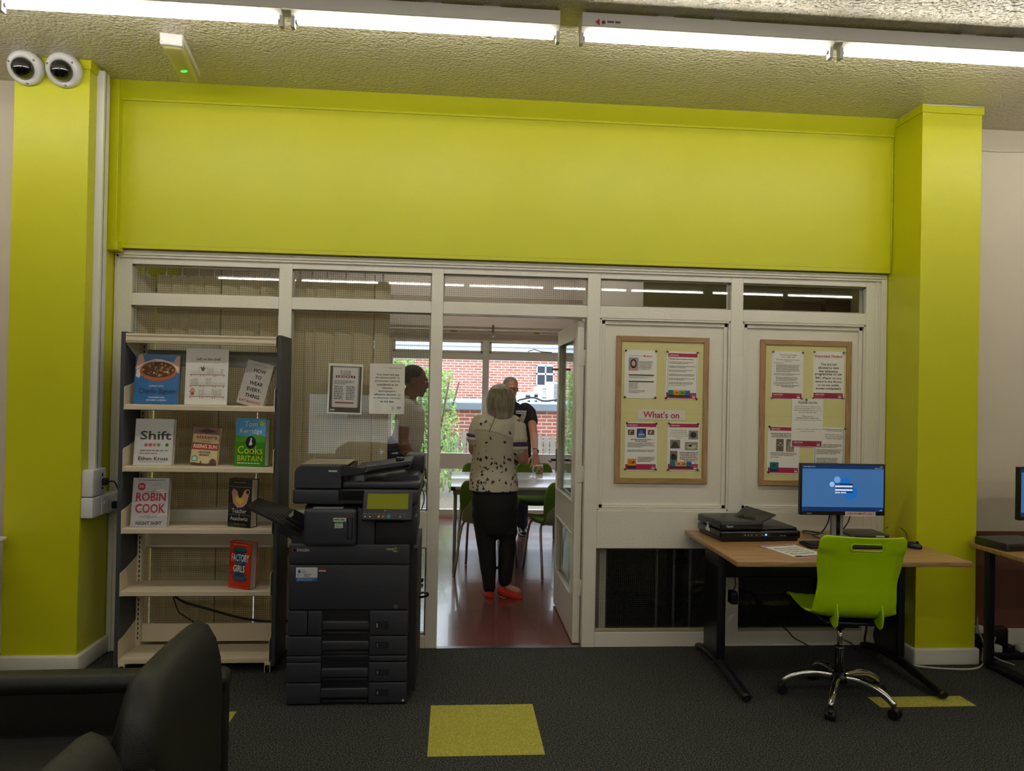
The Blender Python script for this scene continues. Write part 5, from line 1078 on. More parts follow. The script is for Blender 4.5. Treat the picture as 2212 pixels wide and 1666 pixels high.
for i in range(len(prof) - 1):
    for j in range(NV):
        if i == 15 and 9 <= j < 19: continue
        a = i * (NV + 1) + j; fs.append((a, a + 1, a + NV + 2, a + NV + 1))
m.add(vs, fs, CHAIRG, None, True); m.keepn = 1
o = m.build('seat_shell', t); d = o.modifiers.new('s', 'SOLIDIFY'); d.thickness = .009; d.offset = 0; d = o.modifiers.new('u', 'SUBSURF'); d.levels = 2; d.render_levels = 2
# rim around the handle slot and the two rear ribs
hz = .85; hwd = .092
m = MB(); yb = -.322
m.tube([(hwd * math.cos(a) * (1 if abs(math.cos(a)) < .2 else 1) , yb + .004, hz + .0 + .017 * math.sin(a)) for a in []] or [(-.064, yb + .003, .832), (.064, yb + .003, .832), (.073, yb, .84), (.073, yb - .003, .858), (.064, yb - .006, .866), (-.064, yb - .006, .866), (-.073, yb - .003, .858), (-.073, yb, .84), (-.064, yb + .003, .832)], .0045, CHAIRG, 8); m.build('handle_rim', t)
for x in (-.105, .105):
    MB().prism([(-.245, .56), (-.262, .50), (-.25, .455), (-.225, .435), (-.19, .44), (-.15, .462), (-.2, .49)], x - .004, x + .004, 'x', CHAIRG).build('rib', t, bevel=.003)
MB().rbox((-.13, -.17, .435), (.13, .12, .452), .006, BLACK).rbox((-.06, -.1, .40), (.06, .06, .437), .01, BLACK).tube([(.02, 0, .42), (.2, .02, .42)], .006, BLACK, 8).build('mechanism', t)
MB().tube([(0, 0, .37), (0, 0, .42)], .022, BLACK, 20).tube([(0, 0, .27), (0, 0, .38)], .0135, CHROME, 20).build('gas_lift', t)
MB().lathe([(.024, .13), (.024, .268), (.026, .27), (.026, .278), (.014, .28)], mat('dark_chrome', '#6d6f72', .15, .9), 24).build('column', t)
MB().lathe([(.03, .095), (.042, .10), (.044, .13), (.03, .14), (.026, .15)], BLACK, 24).build('hub', t)
for k, dg in enumerate((166, 240, 312, 24, 96)):
    a = math.radians(dg) + .04; c, s = math.cos(a), math.sin(a); R_ = .275
    P = spline([(c * .03, s * .03, .125), (c * .1, s * .1, .13), (c * .18, s * .18, .118), (c * .24, s * .24, .09), (c * R_, s * R_, .062)], 4)
    o = MB().tube(P, [.017] * 8 + [.016] * 4 + [.015] * 4 + [.012], CHROME, 14, flat=1.15).build('base_arm', t)
    c2, s2 = -s, c; w = Vector((c * R_, s * R_, .0)); m = MB()
    for e in (-1, 1): q = w + Vector((c2, s2, 0)) * .014 * e + Vector((0, 0, .027)); m.tube([q - Vector((c2, s2, 0)) * .009, q + Vector((c2, s2, 0)) * .009], .026, BLACK, 18)
    m.tube([w + Vector((0, 0, .03)), w + Vector((0, 0, .062))], .008, BLACK, 8).ball(w + Vector((c * .004, s * .004, .045)), (.022, .022, .014), BLACK, 12); m.build('castor', o)
# ================================================================ SECOND DESK BY THE RIGHT EDGE
t = thing('computer_desk', 'second oak-topped desk cut off by the right edge beyond the pillar', 'desk', (3.115, -1.10, 0))
MB().rbox((-.09, .0, DZ - .026), (1.2, .74, DZ), .003, OAK, seg=2).build('desk_top', t)
for x in (.0, 1.0):
    o = MB().rbox((x, .36, .05), (x + .045, .42, DZ - .03), .008, DM).rbox((x - .03, .66, .03), (x + .015, .70, DZ - .03), .008, DM).build('leg', t); MB().rbox((x, -.0, .0), (x + .045, .72, .05), .014, DM).build('foot_bar', o); MB().box((x, .02, DZ - .05), (x + .045, .7, DZ - .026), DM).build('top_bracket', o)
t = thing('computer_monitor', 'monitor on the second desk, only its left edge in view', 'monitor', (3.475, -.46, DZ), .12)
o = MB().rbox((-.25, 0, .15), (.25, .03, .455), .003, BLACK).build('casing', t); m = MB(); F = Face(m, (-.25, -.0004, .15)); F.quad(.01, .02, .49, .295, scr('3f6ba3'), 1).quad(.01, .02, .49, .045, scr('14305c'), 2).quad(.01, .275, .49, .295, scr('14305c'), 2); m.build('screen', o)
MB().rbox((-.03, .03, 0), (.03, .06, .3), .005, SILVER).rbox((-.1, -.06, 0), (.1, .13, .012), .004, SILVER).build('stand', t)
t = thing('black_folder', 'black ring folder lying on the second desk next to the pillar', 'folder', (3.05, -.62, DZ), .12); MB().rbox((0, 0, 0), (.3, .22, .045), .006, mat('folder_black', '#2a2b28', .35)).build('cover', t)
MB().box((.02, -.001, .008), (.28, .0, .03), BLACK).build('page_block', t)
cable([(3.12, -.385, DZ + .004), (3.2, -.39, DZ + .01), (3.3, -.38, DZ + .012), (3.4, -.4, DZ + .005)], .003, 'thin white lead trailing over the back of the second desk', flat('bdb6a6'))
t = thing('extension_block', 'black extension block with white plugs on the floor under the second desk', 'extension lead', (3.22, -.28, .0)); MB().rbox((0, 0, .0), (.34, .06, .045), .008, BLACK).build('block', t)
for x in (.04, .12, .2): MB().rbox((x, -.0, .045), (x + .045, .05, .085), .006, WHITEPL if x != .12 else BLACK).build('plug', t)
t = thing('extension_block', 'second black extension block behind the first under the second desk', 'extension lead', (3.16, -.14, .0)); MB().rbox((0, 0, .0), (.3, .06, .15), .02, BLACK).build('block', t); MB().rbox((.06, -.03, .12), (.11, .0, .17), .01, WHITEPL).build('plug', t)
cable([(3.17, -.2, .17), (3.14, -.28, .26), (3.13, -.3, .2), (3.15, -.33, .1), (3.13, -.34, .02), (3.2, -.36, .01)], .005, 'grey-white leads tangled between the pillar and the second desk', flat('9c978a'))
cable([(3.3, -.2, .1), (3.24, -.3, .14), (3.2, -.33, .05), (3.3, -.38, .008)], .005, 'white lead curling from the extension block', flat('9c978a'))
t = thing('paper_scrap', 'scrap of white paper on the floor under the second desk', 'paper sheet', (3.42, -.5, .001), .3); MB().box((0, 0, 0), (.1, .05, .001), PAPER).build('sheet', t)

# ================================================================ ARMCHAIRS
def armchair(loc, label, rz=0.):
    t = thing('armchair', label, 'armchair', loc, rz, 'black armchairs at the left edge')
    # local: faces -X, back surface at x = 0, width along y 0..-.64
    W_ = .60; cs = [(0, .08), (0, .60), (-.006, .675), (-.022, .74), (-.048, .785), (-.08, .80), (-.108, .785), (-.122, .72), (-.128, .5), (-.13, .3), (-.13, .08)]
    NYs = 22; vs = []; fs = []; m = MB(); K = len(cs)
    for i in range(NYs + 1):
        s = -1 + 2 * i / NYs; y = -W_ / 2 + s * W_ / 2; e = max(0, s - .94) / .06 if s > 0 else max(0, -s - .55) / .45; drop = .012 * s * s + (.022 * e ** 2 if s > 0 else .085 * e ** 2)
        inset = .03 * e ** 3
        for x, z in cs:
            f = max(0, (z - .4) / .38); xx = -.065 + (x + .065) * (1 - inset / .085 * .35); vs.append((xx, y, z - drop * f))
    for i in range(NYs):
        for k in range(K - 1): a = i * K + k; fs.append((a, a + 1, a + K + 1, a + K))
    fs.append(tuple(range(K))); fs.append(tuple(NYs * K + k for k in range(K)))
    m.add(vs, fs, LEATHER, None, True); m.build('backrest', t)
    m = MB(); 
    for y in (.01, -.67):
        m = MB().rbox((-.84, y, .06), (.0, y + .09, .585), .035, LEATHER, seg=5); o = m.build('armrest', t)
        MB().rbox((-.845, y - .006, .53), (.004, y + .096, .60), .032, LEATHER, seg=5).build('arm_pad', o)
    MB().rbox((-.80, -.60, .24), (-.12, .03, .43), .04, LEATHER, seg=5).build('seat_cushion', t)
    MB().rbox((-.80, -.58, .05), (-.02, .01, .25), .01, LEATHER).build('base', t)
    for x in (-.76, -.06):
        for y in (-.59, .02): MB().tube([(x, y, 0), (x, y, .07)], .018, BLACK, 12).build('foot', t)
    return t
armchair((-.735, -1.955, 0), 'black leather armchair further from the camera, seen from behind its curved back', .03)
armchair((-.70, -2.74, 0), 'black leather armchair nearest the camera, only its back corner in view', .03)
# carpet tiles of another colour
def ctile(px, x0, y0, x1, y1, label): tag(MB().box((x0, y0, .0), (x1, y1, .0018), TILE).build('carpet_tile'), label, 'carpet tile', 'yellow-green carpet tiles')
ctile(0, -.082, -1.313, .42, -.805, 'yellow-green carpet tile in the middle of the floor before the doorway')
ctile(0, 2.17, -.90, 2.677, -.777, 'narrow yellow-green carpet tile strip by the right desk foot')
p = AZ(511, 1538, 0); ctile(0, p.x - .5, p.y - .16, p.x, p.y, 'yellow-green carpet tile half hidden behind the armchair')

# ================================================================ LEFT EDGE: small things beyond the pillar
LEGW = woodmat('pale_leg_wood', '#7a5a3a', '#94704a', .5, (8, 8, 1))
t = thing('side_table', 'white-topped table with splayed wooden legs beyond the left pillar', 'table', (-2.69, -.70, 0))
MB().rbox((-.3, -.3, .72), (.38, .3, .745), .01, WHITEPL).build('table_top', t)
for sx, sy in ((-1, -1), (1, -1), (1, 1), (-1, 1)): MB().tube([(.03 + sx * .2, sy * .18, .72), (.03 + sx * .3, sy * .26, 0)], [.022, .014], LEGW, 12).build('leg', t)
t = thing('leaflet', 'red and white leaflet lying on the white table at the left edge', 'leaflet', (-2.49, -.80, .7455), .2); m = MB().box((0, 0, 0), (.2, .14, .002), flat('b83a40')); m.box((.02, .02, .002), (.18, .06, .0024), PAPER); m.build('sheet', t)

# ================================================================ MEETING ROOM FURNITURE
TW = mat('white_laminate', '#c9cbd0', .22); TG = mat('grey_table_leg', '#7f8288', .35, .5); UPG = mat('green_upholstery', '#5a7a1e', .85, bump=(300, .3)); SHG = mat('pale_green_shell', '#8f9a78', .4)
def mtable(y, d, label):
    t = thing('meeting_table', label, 'table', (-.01, y, 0), 0, 'white meeting tables')
    MB().rbox((0, 0, .705), (1.4, d, .73), .004, TW).build('table_top', t); MB().box((.02, .015, .66), (1.38, d - .015, .704), TG).build('apron', t)
    for x in (0, 1.36):
        for yy in (0, d - .04): MB().rbox((x - .001, yy - .001, .695), (x + .041, yy + .041, .728), .003, BLACK).build('corner_cap', t)
    for x in (.04, 1.34):
        for yy in (.04, d - .05): MB().tube([(x, yy, .7), (x, yy, .02), (x, yy, 0)], [.016, .014, .016], TG, 14).build('leg', t)
mtable(1.86, .56, 'white meeting table nearest the doorway'); mtable(2.44, .58, 'white meeting table on the window side carrying the mug')
def pchair(loc, rz, label):
    t = thing('meeting_chair', label, 'chair', loc, rz, 'green meeting room chairs')   # faces +Y
    def sh(prf, mt, nm, hwf, thick):
        NVc = 12; vs = []; fs = []
        for i, (y, z) in enumerate(prf):
            for j in range(NVc + 1): s = -1 + 2 * j / NVc; vs.append((s * hwf[i], y + .035 * abs(s) ** 3 * (1 if z > .5 else 0), z + .02 * abs(s) ** 3 * (0 if z > .5 else 1)))
        for i in range(len(prf) - 1):
            for j in range(NVc): a = i * (NVc + 1) + j; fs.append((a, a + 1, a + NVc + 2, a + NVc + 1))
        m = MB().add(vs, fs, mt, None, True); m.keepn = 1; o = m.build(nm, t); d = o.modifiers.new('s', 'SOLIDIFY'); d.thickness = thick; d.offset = 0; d = o.modifiers.new('u', 'SUBSURF'); d.levels = 1; d.render_levels = 1
    sh([(.42, .435), (.38, .455), (.2, .45), (.06, .44), (.02, .46), (0, .50)], UPG, 'seat', [.18, .2, .205, .2, .195, .19], .035)
    sh([(.0, .46), (-.015, .52), (-.04, .62), (-.06, .72), (-.07, .78), (-.07, .80)], UPG, 'backrest', [.19, .2, .21, .205, .18, .14], .03)
    sh([(.40, .42), (.2, .425), (.04, .415), (-.02, .45), (-.04, .54), (-.065, .64), (-.072, .66)], SHG, 'shell', [.19, .2, .195, .19, .185, .15, .1], .008)
    for sx in (-1, 1): MB().tube(spline([(sx * .23, .36, 0), (sx * .2, .30, .40), (sx * .14, .24, .425)], 4), .011, STEEL, 10).build('leg', t); MB().tube(spline([(sx * .23, -.06, 0), (sx * .2, .06, .40), (sx * .14, .12, .425)], 4), .011, STEEL, 10).build('leg', t)
pchair((.96, 1.72, 0), .30, 'green upholstered chair near the open door, its back to the camera')
pchair((.27, 1.74, 0), -.25, 'green upholstered chair behind the standing woman, left of her legs')
pchair((.85, 3.22, 0), PI, 'green upholstered chair on the window side, behind the mug')
pchair((.30, 3.22, 0), PI, 'green upholstered chair on the window side, at the left end of the tables')
p = AZ(1165, 1026, .73); t = thing('mug', 'white mug with a brown picture print on the meeting table', 'mug', (p.x, p.y, .73))
MB().lathe([(.034, 0), (.037, .004), (.037, .1), (.034, .1), (.034, .006), (0, .006)], mat('mug_glaze', '#d8d6d2', .15), 24).build('body', t)
MB().lathe([(.0374, .01), (.0376, .09)], mat('mug_print', '#4d3528', .25, var=(60, 1., '#b0a070')), 24).build('print', t)
MB().tube(spline([(-.035, 0, .085), (-.058, 0, .082), (-.066, 0, .05), (-.056, 0, .022), (-.035, 0, .018)]), .0055, mat('mug_glaze', '#d8d6d2', .15), 8).build('handle', t)
# grey bag and coat on a chair back behind the copier side
# store behind the right-hand panels
for k, px in enumerate((1418, 1455, 1490)):
    p = AY(px, 1270, .30); t = thing('metal_pole', ('left', 'middle', 'right')[k] + ' one of three thin metal poles behind the lower glass', 'pole', (p.x, .30, .0), 0, 'metal poles behind the lower glass'); MB().tube([(0, 0, 0), (0, 0, 1.5)], .009, mat('pale_pole_metal', '#b5b8b6', .3, .4), 12).build('tube', t)
BOX = mat('brown_cardboard', '#7a5e44', .8, bump=(60, .2))
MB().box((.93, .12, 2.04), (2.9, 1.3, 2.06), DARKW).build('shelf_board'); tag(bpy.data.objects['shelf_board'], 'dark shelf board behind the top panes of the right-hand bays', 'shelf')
for k, (a, b, h) in enumerate(((2.25, 2.52, .15), (2.55, 2.73, .17))): t = thing('cardboard_box', ('flat brown cardboard box on the high shelf, left of the taller one', 'taller brown cardboard box on the high shelf at the right end')[k], 'box', (a, .45, 2.061), 0, 'boxes on the high shelf'); MB().rbox((0, 0, 0), (b - a, .4, h), .004, BOX).build('carton', t); MB().box((0, .18, h), (b - a, .22, h + .001), mat('parcel_tape', '#9a7f5c', .3)).build('tape', t)
# ================================================================ PEOPLE
def headm(m, c, yaw, skin, s=1., pitch=0.):
    M = Matrix.Translation(c) @ Matrix.Rotation(yaw, 4, 'Z') @ Matrix.Rotation(pitch, 4, 'X') @ Matrix.Scale(s, 4)
    m.ball((0, .012, .03), (.074, .094, .086), skin, 20, M).ball((0, -.028, -.03), (.060, .066, .082), skin, 18, M).ball((0, -.062, -.092), (.026, .024, .022), skin, 12, M).ball((0, -.015, -.075), (.052, .055, .035), skin, 14, M)
    m.ball((0, -.084, .022), (.045, .016, .012), skin, 12, M).ball((0, -.1, -.014), (.009, .014, .022), skin, 10, M).ball((0, -.108, -.03), (.015, .014, .011), skin, 10, M).ball((0, -.088, -.062), (.024, .012, .012), skin, 10, M)
    for e in (-1, 1): m.ball((e * .076, .012, -.008), (.009, .018, .03), skin, 10, M).ball((e * .036, -.072, -.025), (.018, .015, .016), skin, 10, M)
    return M
def hand(m, wrist, d, nrm, side, skin, curl=.35, s=1., spread=.12):
    """palm with four fingers of unequal length and a thumb leaving the side of the palm; d towards fingertips, nrm out of the palm"""
    d = Vector(d).normalized(); nrm = Vector(nrm); nrm = (nrm - d * nrm.dot(d)).normalized(); a = d.cross(nrm).normalized() * side
    w = Vector(wrist); k = w + d * .085 * s
    m.limb([w - d * .02 * s, w + d * .03 * s, k], [(.026 * s, .020 * s), (.038 * s, .016 * s), (.041 * s, .013 * s)], skin, up=nrm)
    for i, L in enumerate((.070, .078, .072, .056)):
        o = (i - 1.5) * .021 * s; p = k + a * (-o) - d * abs(i - 1) * .004 * s; dd = (d + a * (-(i - 1.5)) * spread).normalized(); P = [p]
        for seg, fr in enumerate((.45, .3, .25)): dd = (dd + nrm * curl * (.6 + seg * .35)).normalized(); P.append(P[-1] + dd * L * fr * s)
        m.limb(P, [.0098 * s, .0092 * s, .0082 * s, .0068 * s], skin, up=nrm, n=10)
    p = w + d * .025 * s + a * .032 * s; t1 = (d * .75 + a * .75 + nrm * .25).normalized(); t2 = (d + a * .25 + nrm * (.2 + curl)).normalized()
    m.limb([p - a * .012 * s, p + t1 * .035 * s, p + t1 * .035 * s + t2 * .032 * s, p + t1 * .035 * s + t2 * .054 * s], [.014 * s, .0115 * s, .0105 * s, .008 * s], skin, up=nrm, n=10)

SK1 = mat('skin_fair', '#b98a74', .55, bump=(200, .1)); SK2 = mat('skin_warm', '#b5806a', .55, bump=(200, .1)); SK3 = mat('skin_dark', '#7a4a3c', .5, bump=(200, .1))
# ---------------------------------------------------------------- woman with her back to the room
YW1 = 1.15
def Wp(px, py, dy=0.): p = AY(px, py, YW1); return Vector((p.x, p.y + dy, p.z))
base = Vector((.33, YW1, -.004))
t = thing('person', 'grey-haired person in a cream butterfly-print blouse, black trousers and red flat shoes, back turned', 'person', base)
def loc(o): 
    return o
def BLD(m, name, parent, **k):
    for i, v in enumerate(m.v): m.v[i] = v - base
    return m.build(name, parent, **k)
hc = Wp(1081, 866, .02); m = MB(); headm(m, hc, PI + .25, SK1, .98)
sh_l = Wp(1031, 906); sh_r = Wp(1118, 911); nk = Wp(1079, 897, .0)
m.limb([Wp(1078, 905, -.0), Wp(1079, 880, .015)], [(.055, .052), (.050, .052)], SK1)
m.limb([Wp(1076, 1050), Wp(1074, 990), Wp(1074, 930), Wp(1077, 905)], [(.15, .1), (.125, .09), (.15, .095), (.07, .06)], SK1, up=(0, 1, 0))
eR = Wp(1129, 990, -.02); wR = Wp(1112, 975, .24)
m.limb([Wp(1117, 915), Wp(1124, 955, -.015), eR, ], [.052, .050, .046], SK1); m.limb([eR, (eR + wR) / 2 + Vector((.004, 0, -.006)), wR], [.045, .042, .028], SK1)
hand(m, wR, (-.5, .75, .2), (-.6, -.4, .3), 1, SK1, .5)
eL = Wp(1024, 972, .02); wL = Wp(1052, 965, .25)
m.limb([Wp(1033, 915), Wp(1027, 945, .0), eL], [.050, .047, .043], SK1); m.limb([eL, (eL + wL) / 2, wL], [.043, .040, .027], SK1)
hand(m, wL, (.6, .7, .2), (.5, -.4, .3), -1, SK1, .5)
aL = Wp(1057, 1272, .0); aR = Wp(1093, 1262, .02)
for hp, kn, an in ((Wp(1050, 1090), Wp(1052, 1190, .01), aL), (Wp(1093, 1090), Wp(1095, 1185, .01), aR)): m.limb([hp, kn, an], [.06, .045, .033], SK1)
m.limb([aL, aL + Vector((0, .0, -.035)), aL + Vector((.0, .06, -.055))], [.034, .032, .03], SK1); m.limb([aR, aR + Vector((.01, .0, -.03)), aR + Vector((.09, -.01, -.06))], [.033, .031, .028], SK1)
BLD(m, 'body', t, remesh=.0075, smoothit=2)
# blouse
z0 = Wp(1067, 1060).z; BL = spotmat('butterfly_print_cloth', '#d6cfc0', 28., ['#2c3440', '#5a2f28', '#23486a', '#3b3a30', '#6a4634', '#1c1c22'], .34, z0 - .02, z0 + .46)
m = MB()
def ring(pxl, pxr, py, dep, dy=0.): c = Wp((pxl + pxr) / 2, py, dy); w = (Wp(pxr, py) - Wp(pxl, py)).x / 2; return c, (w, dep)
Q = [ring(1013, 1121, 1059, .155), ring(1014, 1118, 1030, .15), ring(1019, 1112, 995, .135), ring(1022, 1110, 960, .125), ring(1020, 1114, 930, .125), ring(1023, 1119, 914, .115), ring(1034, 1117, 902, .09), ring(1052, 1102, 893, .066, .005)]
vs = []; fs = []; n = 36
for c, (a, b) in Q:
    for j in range(n): an = 2 * PI * j / n; vs.append(c + Vector((a * math.cos(an) * (1 + .0 * math.sin(3 * an)), b * math.sin(an), 0)))
for i in range(len(Q) - 1):
    for j in range(n): fs.append((i * n + j, i * n + (j + 1) % n, (i + 1) * n + (j + 1) % n, (i + 1) * n + j))
fs.append(tuple(range(n))[::-1]); fs.append(tuple((len(Q) - 1) * n + j for j in range(n))); m.add(vs, fs, BL, None, True)
m.limb([Wp(1108, 913), Wp(1119, 925), Wp(1122, 950, -.012), Wp(1122, 969, -.018)], [(.062, .062), (.066, .066), (.062, .064), (.058, .060)], BL)
m.limb([Wp(1036, 910), Wp(1030, 925), Wp(1026, 945), Wp(1024, 950)], [(.055, .058), (.058, .06), (.055, .057), (.050, .054)], BL)
o = BLD(m, 'blouse', t, remesh=.008, smoothit=3)
m = MB(); HEM = mat('white_hem', '#dedad0', .7); BLU = mat('blue_cuff_print', '#2b3a78', .7, var=(60, 1., '#6a4058'))
for P, rr in (((Wp(1122, 964, -.018), Wp(1122, 971, -.019)), .0645), ((Wp(1024, 944), Wp(1024, 951)), .058)): m.tube(P, rr, HEM, 24)
BLD(m, 'sleeve_hem', o)
m = MB()
for P, rr in (((Wp(1122, 955, -.016), Wp(1122, 964, -.018)), .0655), ((Wp(1025, 938), Wp(1024, 944)), .0595)): m.tube(P, rr, BLU, 24)
BLD(m, 'printed_cuff', o)
m = MB().tube([Wp(1068, 899, -.098), Wp(1063, 912, -.118), Wp(1055, 931, -.131)], .0022, flat('3a342e'), 6); BLD(m, 'back_fastening', o)
m = MB(); m.tube(spline([Wp(1024, 927, -.075), Wp(1045, 927, -.118), Wp(1075, 934, -.128), Wp(1105, 946, -.105)]), .0024, flat('b8b0a0'), 6); BLD(m, 'yoke_seam', o)
# trousers
TR = mat('black_trousers', '#0e0e12', .8, bump=(300, .2)); m = MB()
m.limb([Wp(1067, 1052), Wp(1068, 1075), Wp(1069, 1100), Wp(1070, 1130)], [(.165, .125), (.178, .135), (.172, .14), (.150, .125)], TR, up=(0, 1, 0), n=24)
m.limb([Wp(1045, 1110), Wp(1049, 1150), Wp(1052, 1190, .01), Wp(1055, 1230, .0), Wp(1057, 1270, -.0)], [.098, .082, .070, .062, .048], TR)
m.limb([Wp(1095, 1110), Wp(1097, 1150), Wp(1096, 1185, .01), Wp(1093, 1225, .01), Wp(1091, 1255, .02)], [.094, .078, .068, .060, .052], TR)
BLD(m, 'trousers', t, remesh=.008, smoothit=3)
# hair
HR = mat('grey_blonde_hair', '#7a7264', .5, bump=(14, 1.), var=(11, 1., '#a59d8f'), stretch=(6, 6, .5)); m = MB()
m.ball(hc + Vector((0, -.012, .035)), (.100, .108, .098), HR, 22)
HL = [ring(1052, 1111, 858, .105, -.004), ring(1050, 1112, 872, .108, -.006), ring(1051, 1111, 884, .103, -.01), ring(1054, 1109, 893, .09, -.018)]
m.limb([c for c, r_ in HL], [r_ for c, r_ in HL], HR, up=(0, 1, 0), n=28)
for i in range(16):
    a = -PI * .05 - i * PI * .9 / 15 * 1.0; q = hc + Vector((.095 * math.cos(a), -.004 + .098 * math.sin(a), 0)); z_ = Wp(1081, 896 + 3 * math.sin(i * 2.1)).z
    m.limb([q + Vector((0, 0, .01)), Vector((q.x * 1. + .004 * math.sin(i * 3), q.y, z_ + .012))], [.017, .010], HR, n=8)
BLD(m, 'hair', t, remesh=.007, smoothit=1)
# shoes
RED = mat('red_suede', '#b8291c', .8, bump=(300, .3)); SOLE = mat('tan_sole', '#a08060', .7)
f = Wp(1057, 1287, -.02); m = MB().limb([f + Vector((0, -.035, .012)), f + Vector((.0, .03, .008)), f + Vector((-.004, .12, .002)), f + Vector((-.004, .18, -.004))], [(.036, .034), (.038, .034), (.044, .026), (.030, .018)], RED, up=(0, 0, 1)); o = BLD(m, 'shoe', t, remesh=.006, smoothit=1)
m = MB().limb([f + Vector((0, -.04, -.024)), f + Vector((0, .1, -.026)), f + Vector((-.004, .17, -.026))], [(.037, .006), (.044, .006), (.03, .006)], SOLE); BLD(m, 'sole', o)
h_ = Wp(1083, 1275, -.03); toe = Wp(1122, 1287, -.07); m = MB().limb([h_, h_.lerp(toe, .35) + Vector((0, 0, -.006)), h_.lerp(toe, .75), toe], [(.034, .036), (.036, .030), (.042, .026), (.028, .018)], RED, up=(0, 0, 1)); o = BLD(m, 'shoe', t, remesh=.006, smoothit=1)
m = MB().limb([h_ + Vector((-.01, 0, -.036)), h_.lerp(toe, .6) + Vector((0, 0, -.032)), toe + Vector((0, 0, -.02))], [(.032, .005), (.042, .005), (.03, .005)], SOLE); BLD(m, 'sole', o)

# ---------------------------------------------------------------- man facing the room, behind the table
YM = 3.6
def Wp(px, py, dy=0.): p = AY(px, py, YM); return Vector((p.x, p.y + dy, p.z))
base = Vector((.68, YM, -.004)); t = thing('person', 'person in glasses and a black T-shirt with a striped 7, reaching for the mug', 'person', base)
hc = Wp(1103, 840); m = MB(); MH_ = headm(m, hc, .12, SK2, 1.06, .08)
m.limb([Wp(1106, 880, .02), Wp(1104, 860, .03)], [(.062, .06), (.056, .058)], SK2); m.limb([Wp(1112, 1000), Wp(1111, 940), Wp(1109, 895)], [(.14, .1), (.17, .11), (.15, .09)], SK2, up=(0, 1, 0))
mug = AZ(1165, 1026, .73); wr = AY(1156, 980, mug.y + .06); el = AY(1153, 940, YM - .18)
m.limb([Wp(1141, 886), Wp(1147, 905, -.04), el], [.058, .052, .044], SK2); m.limb([el, el.lerp(wr, .4), wr], [.043, .040, .028], SK2)
hand(m, wr, (.05, -.25, -.95), (-.2, -.8, .1), 1, SK2, .38, 1.05, .22)
el2 = Wp(1078, 950, .02); wr2 = Wp(1078, 995, -.08); m.limb([Wp(1083, 888), Wp(1078, 915), el2], [.056, .05, .043], SK2); m.limb([el2, wr2], [.041, .028], SK2); hand(m, wr2, (0, -.1, -1), (1, 0, 0), -1, SK2, .3)
fL = AZ(1131, 1148, .05); fL = Vector((fL.x, YM + .02, .1)); fR = Vector((.56, YM + .02, .1))
for hp, an in ((Wp(1124, 1010), fL), (Wp(1100, 1010), fR)): m.limb([hp, hp.lerp(an, .5), an], [.085, .055, .036], SK2)
BLD(m, 'body', t, remesh=.008, smoothit=2)
TS = mat('black_tshirt', '#15151a', .85, bump=(200, .2)); m = MB()
m.limb([Wp(1112, 1012), Wp(1112, 960), Wp(1112, 920), Wp(1111, 896), Wp(1108, 882)], [(.185, .125), (.18, .125), (.2, .13), (.19, .11), (.09, .075)], TS, up=(0, 1, 0), n=24)
m.limb([Wp(1135, 885), Wp(1143, 892, -.01), Wp(1148, 910, -.05)], [.08, .078, .068], TS); m.limb([Wp(1086, 885), Wp(1080, 893), Wp(1077, 915)], [.078, .075, .066], TS)
o = BLD(m, 'tshirt', t, remesh=.009, smoothit=3)
m = MB(); 
for i in range(6):
    y0 = 887 + i * 4.0; xl = 1113 if i < 2 else 1124 - (i - 2) * 1.6; xr = 1135 - i * .8
    if i >= 2: xl, xr = 1127 - (i - 2) * 1.5 - 3, 1134 - (i - 2) * 1.5
    a, b = Wp(xl, y0 + 2.2, -.128), Wp(xr, y0, -.122); m.box((a.x, a.y - .004, a.z), (b.x, b.y + .02, b.z), mat('white_print', '#d8d8d8', .7))
BLD(m, 'striped_number', o)
m = MB(); JN = mat('blue_jeans', '#2b3650', .85, bump=(150, .3)); m.limb([Wp(1112, 1000), Wp(1112, 1030)], [(.17, .13), (.175, .135)], JN, up=(0, 1, 0), n=20)
for hp, an in ((Wp(1125, 1030), fL), (Wp(1099, 1030), fR)): m.limb([hp, hp.lerp(an, .5), an + Vector((0, 0, -.01))], [.095, .075, .062], JN)
BLD(m, 'jeans', t, remesh=.009, smoothit=2)
for f in (fL, fR):
    m = MB().limb([f + Vector((0, .06, -.055)), f + Vector((0, -.05, -.06)), f + Vector((.012, -.17, -.072))], [(.042, .042), (.045, .036), (.042, .022)], BLACK, up=(0, 0, 1)); o = BLD(m, 'trainer', t, remesh=.008, smoothit=1)
    m = MB().limb([f + Vector((0, .07, -.092)), f + Vector((0, -.05, -.092)), f + Vector((.012, -.18, -.092))], [(.046, .01), (.05, .01), (.046, .01)], mat('white_sole', '#c9c5bd', .6), up=(0, 0, 1)); BLD(m, 'sole', o)
    m = MB()
    for k in range(3): m.box(f + Vector((-.046, -.02 - k * .03, -.07)), f + Vector((.048, -.01 - k * .03, -.035)), PAPER)
    BLD(m, 'side_stripe', o)
m = MB(); m.ball((0, .022, .045), (.079, .094, .080), mat('short_grey_hair', '#77706a', .7, bump=(120, .8)), 20, MH_); m.ball((0, .05, .0), (.077, .062, .06), mat('short_grey_hair', '#77706a'), 16, MH_)
BLD(m, 'hair', t, remesh=.007)
m = MB(); GL = mat('dark_glasses_frame', '#2a1d1a', .3)
for e in (-1, 1):
    m.tube([MH_ @ Vector((e * .032 + .024 * math.cos(a), -.098 - abs(.0 * a), .004 + .017 * math.sin(a))) for a in [k * PI / 6 for k in range(13)]], .0026, GL, 6); m.tube([MH_ @ Vector((e * .056, -.096, .008)), MH_ @ Vector((e * .078, -.03, .008)), MH_ @ Vector((e * .08, .015, .0))], .0024, GL, 6)
